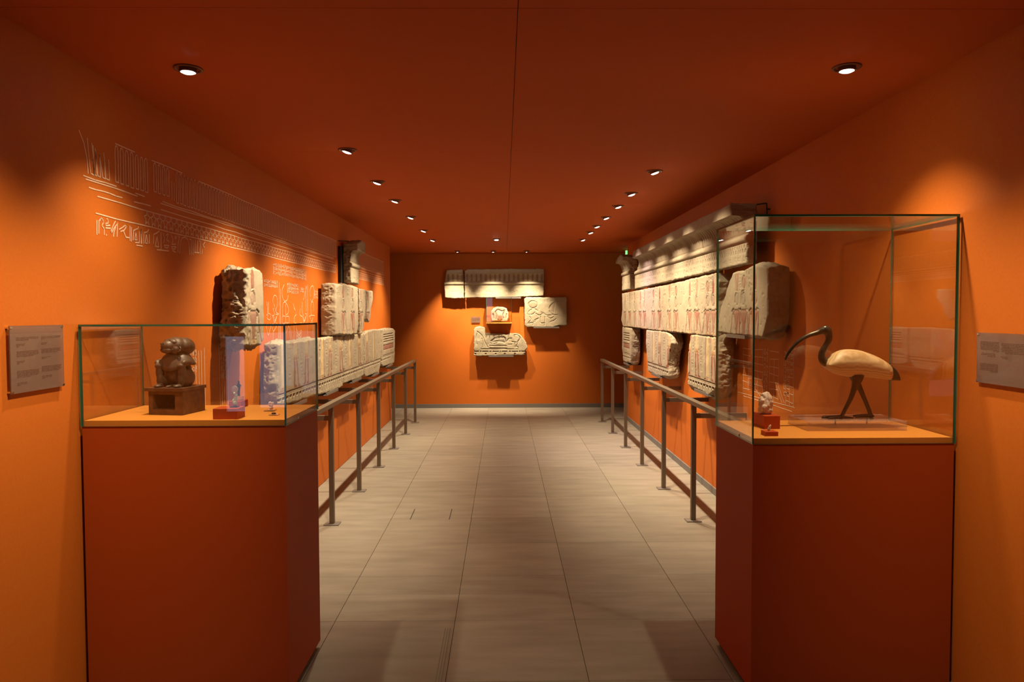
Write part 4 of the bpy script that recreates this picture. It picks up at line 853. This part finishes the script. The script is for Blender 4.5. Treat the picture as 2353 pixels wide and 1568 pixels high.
hd = Matrix.Translation((0, 0, 0)) @ Matrix.Rotation(math.radians(-20), 4, 'Z')
def hp(x, y, z): v = Matrix.Rotation(math.radians(-20), 4, 'Z') @ Vector((x, y, z)); return (v.x, v.y+.006, v.z)
Rh = Matrix.Rotation(math.radians(-20), 4, 'Z')
parts = [((0, .012, .060), (.056, .052, .062)), ((0, .016, .100), (.050, .046, .048))]
for s in (-1, 1):
    parts += [((s*.044, .004, .036), (.028, .044, .040)), ((s*.050, -.036, .062), (.0165, .017, .036)), ((s*.050, -.040, .088), (.017, .018, .015)), ((s*.047, -.040, .030), (.014, .015, .034)), ((s*.043, -.056, .006), (.016, .024, .008)), ((s*.060, -.020, .102), (.015, .030, .014))]
parts += [((0, -.04, .004), (.012, .03, .006)), ((0, .01, .142), (.036, .036, .03))]
parts += [(hp(.004, .024, .166), (.052, .050, .040), Rh), (hp(0, -.004, .170), (.048, .042, .038), Rh), (hp(0, -.036, .170), (.031, .033, .026), Rh), (hp(0, -.026, .186), (.036, .022, .016), Rh), (hp(-.024, -.020, .156), (.020, .022, .022), Rh), (hp(.024, -.020, .156), (.020, .022, .022), Rh), (hp(0, -.042, .154), (.030, .028, .015), Rh)]
bd = blob('body', parts, M['baboon'], bb_, .0022, 3, MB)
# mantle: flaring shell over the shoulders
n = 48; vs_, fs = [], []; prof = [(.034, .142), (.044, .137), (.056, .126), (.066, .112), (.073, .098), (.077, .086), (.073, .085), (.066, .10), (.05, .125)]
for i, (r, z) in enumerate(prof):
    for k in range(n):
        a = 2*math.pi*k/n; fr_ = max(0, math.cos(a+math.pi/2)); fl_ = (prof[0][1]-z)/.057
        v = MB @ Vector((r*math.cos(a), .008+r*.80*math.sin(a), z-.018*fr_**3*fl_+.006*abs(math.cos(a))**4*fl_)); vs_.append(v)
    if i:
        for k in range(n): fs.append(((i-1)*n+k, (i-1)*n+(k+1) % n, i*n+(k+1) % n, i*n+k))
mesh('mantle', vs_, fs, M['baboon'], bb_, True, recalc=True)
for s in (-1, 1):
    p_ = MB @ Vector(hp(s*.014, -.042, .194)); d_ = (MB.to_3x3() @ Rh.to_3x3() @ Vector((s*.2, -1, .55))).normalized()
    tube('eye', [p_-d_*.003, p_+d_*.0015], [.0052, .0035], M['bronzeleg'], bb_, 12)
p_ = [MB @ Vector(hp(x*.030, -.044-.0265*(1-x*x), .160)) for x in (-1, -.6, -.2, .2, .6, 1)]; tube('mouth', p_, .0012, M['black'], bb_, 6)
for s in (-1, 1): tube('nostril', [MB @ Vector(hp(s*.007, -.0665, .180)), MB @ Vector(hp(s*.007, -.0705, .182))], [.0022, .0018], M['black'], bb_, 8)
for s in (-1, 1):
    p_ = [MB @ Vector(hp(s*(.043+.010*math.cos(t)), -.022+.004*math.sin(t), .156+.011*math.sin(t))) for t in [k*.5236 for k in range(13)]]; tube('ear', p_, .0032, M['baboon'], bb_, 8)

# ================================================================== small pieces in the low case
a = at(489, 964.4, 2, DL); b = at(544.6, 964.4, 2, DL); redblock('larger red block carrying the pale green figurine in the low glass case', a[0], b[0], a[1], a[1]+.085, DL, .042)
fx, fy, fz = a[0]+.071, a[1]+.045, DL+.042
fg = thing('faience_figurine', 'pale green shiny figurine with a round disc, on the larger red block', 'figurine', (fx, fy, fz))
box('foot_plate', fx-.017, fx+.013, fy-.014, fy+.014, fz, fz+.004, M['bronzeleg'], fg, .001)
blob('body', [((0, 0, .014), (.009, .011, .012)), ((.001, .002, .028), (.008, .009, .014)), ((.002, .003, .042), (.006, .007, .010)), ((-.001, -.002, .053), (.005, .006, .006)), ((-.005, -.004, .020), (.004, .006, .012))], M['faience'], fg, .0014, 2, Matrix.Translation((fx, fy, fz+.002)))
tube('sun_disc', [(fx+.012*math.cos(t), fy, fz+.072+.012*math.sin(t)) for t in [k*.2618 for k in range(25)]], .0014, M['faience'], fg, 8); lathe('disc_plate', [(.001, -.001), (.0115, -.001), (.0115, .001), (.001, .001)], (0, 0, 0), M['acryl'], fg, 20).data.transform(Matrix.Translation((fx, fy, fz+.072)) @ Matrix.Rotation(math.pi/2, 4, 'X'))
a = at(536, 938, 2, DL); b = at(556, 938, 2, DL); redblock('smaller red block behind, carrying a dark bronze figurine', b[0]-.055, b[0], a[1]-.01, a[1]+.075, DL, .030)
ox, oy, oz = b[0]-.024, a[1]+.03, DL+.030
tag(box('acrylic_block', ox-.018, ox+.018, oy-.014, oy+.014, oz, oz+.020, M['acryl'], None, .001), 'clear acrylic cube lifting the dark bronze figurine', 'base'); oz += .020
og = thing('bronze_figurine', 'slim dark bronze mummy-shaped figurine on the clear acrylic cube', 'figurine', (ox, oy, oz))
lathe('body', [(.001, 0), (.005, 0), (.0048, .006), (.0052, .02), (.0065, .034), (.0085, .046), (.0075, .052), (.004, .055), (.0045, .060), (.0035, .066), (.001, .070)], (ox, oy, oz), M['bronze'], og, 16, .75)
for s in (-1, 1): tube('elbow', [(ox+s*.006, oy, oz+.050), (ox+s*.0115, oy-.002, oz+.046), (ox+s*.003, oy-.006, oz+.043)], .0024, M['bronze'], og, 8)
a = at(621, 945, 2, DL); tag(box('acrylic_plate', a[0]-.022, a[0]+.020, a[1]-.02, a[1]+.03, DL, DL+.006, M['acryl'], None, .001), 'thin clear acrylic plate under the small ivory figure', 'base')
sx, sy, sz = a[0]+.001, a[1]+.008, DL+.006
tag(blob('ivory_figure', [((0, 0, .006), (.009, .008, .006)), ((.001, 0, .017), (.0085, .007, .009)), ((-.003, -.002, .028), (.007, .006, .006)), ((.006, 0, .025), (.005, .005, .006)), ((-.008, 0, .020), (.004, .004, .004))], M['shell'], None, .0014, 2, Matrix.Translation((sx, sy, sz))), 'small crouching ivory figure near the right glass pane of the low case', 'figurine')
a = at(630, 955, 2, DL); tag(box('acrylic_plate', a[0]-.019, a[0]+.019, a[1]-.012, a[1]+.016, DL, DL+.005, M['acryl'], None, .001), 'thin clear acrylic plate under the dark oval amulet', 'base')
tag(lathe('oval_amulet', [(.001, 0), (.008, 0), (.0095, .002), (.008, .005), (.003, .007), (.001, .0072)], (a[0]-.003, a[1]+.004, DL+.005), M['bronzeleg'], None, 18, .7), 'tiny dark oval amulet lying in the front right of the low case', 'amulet')
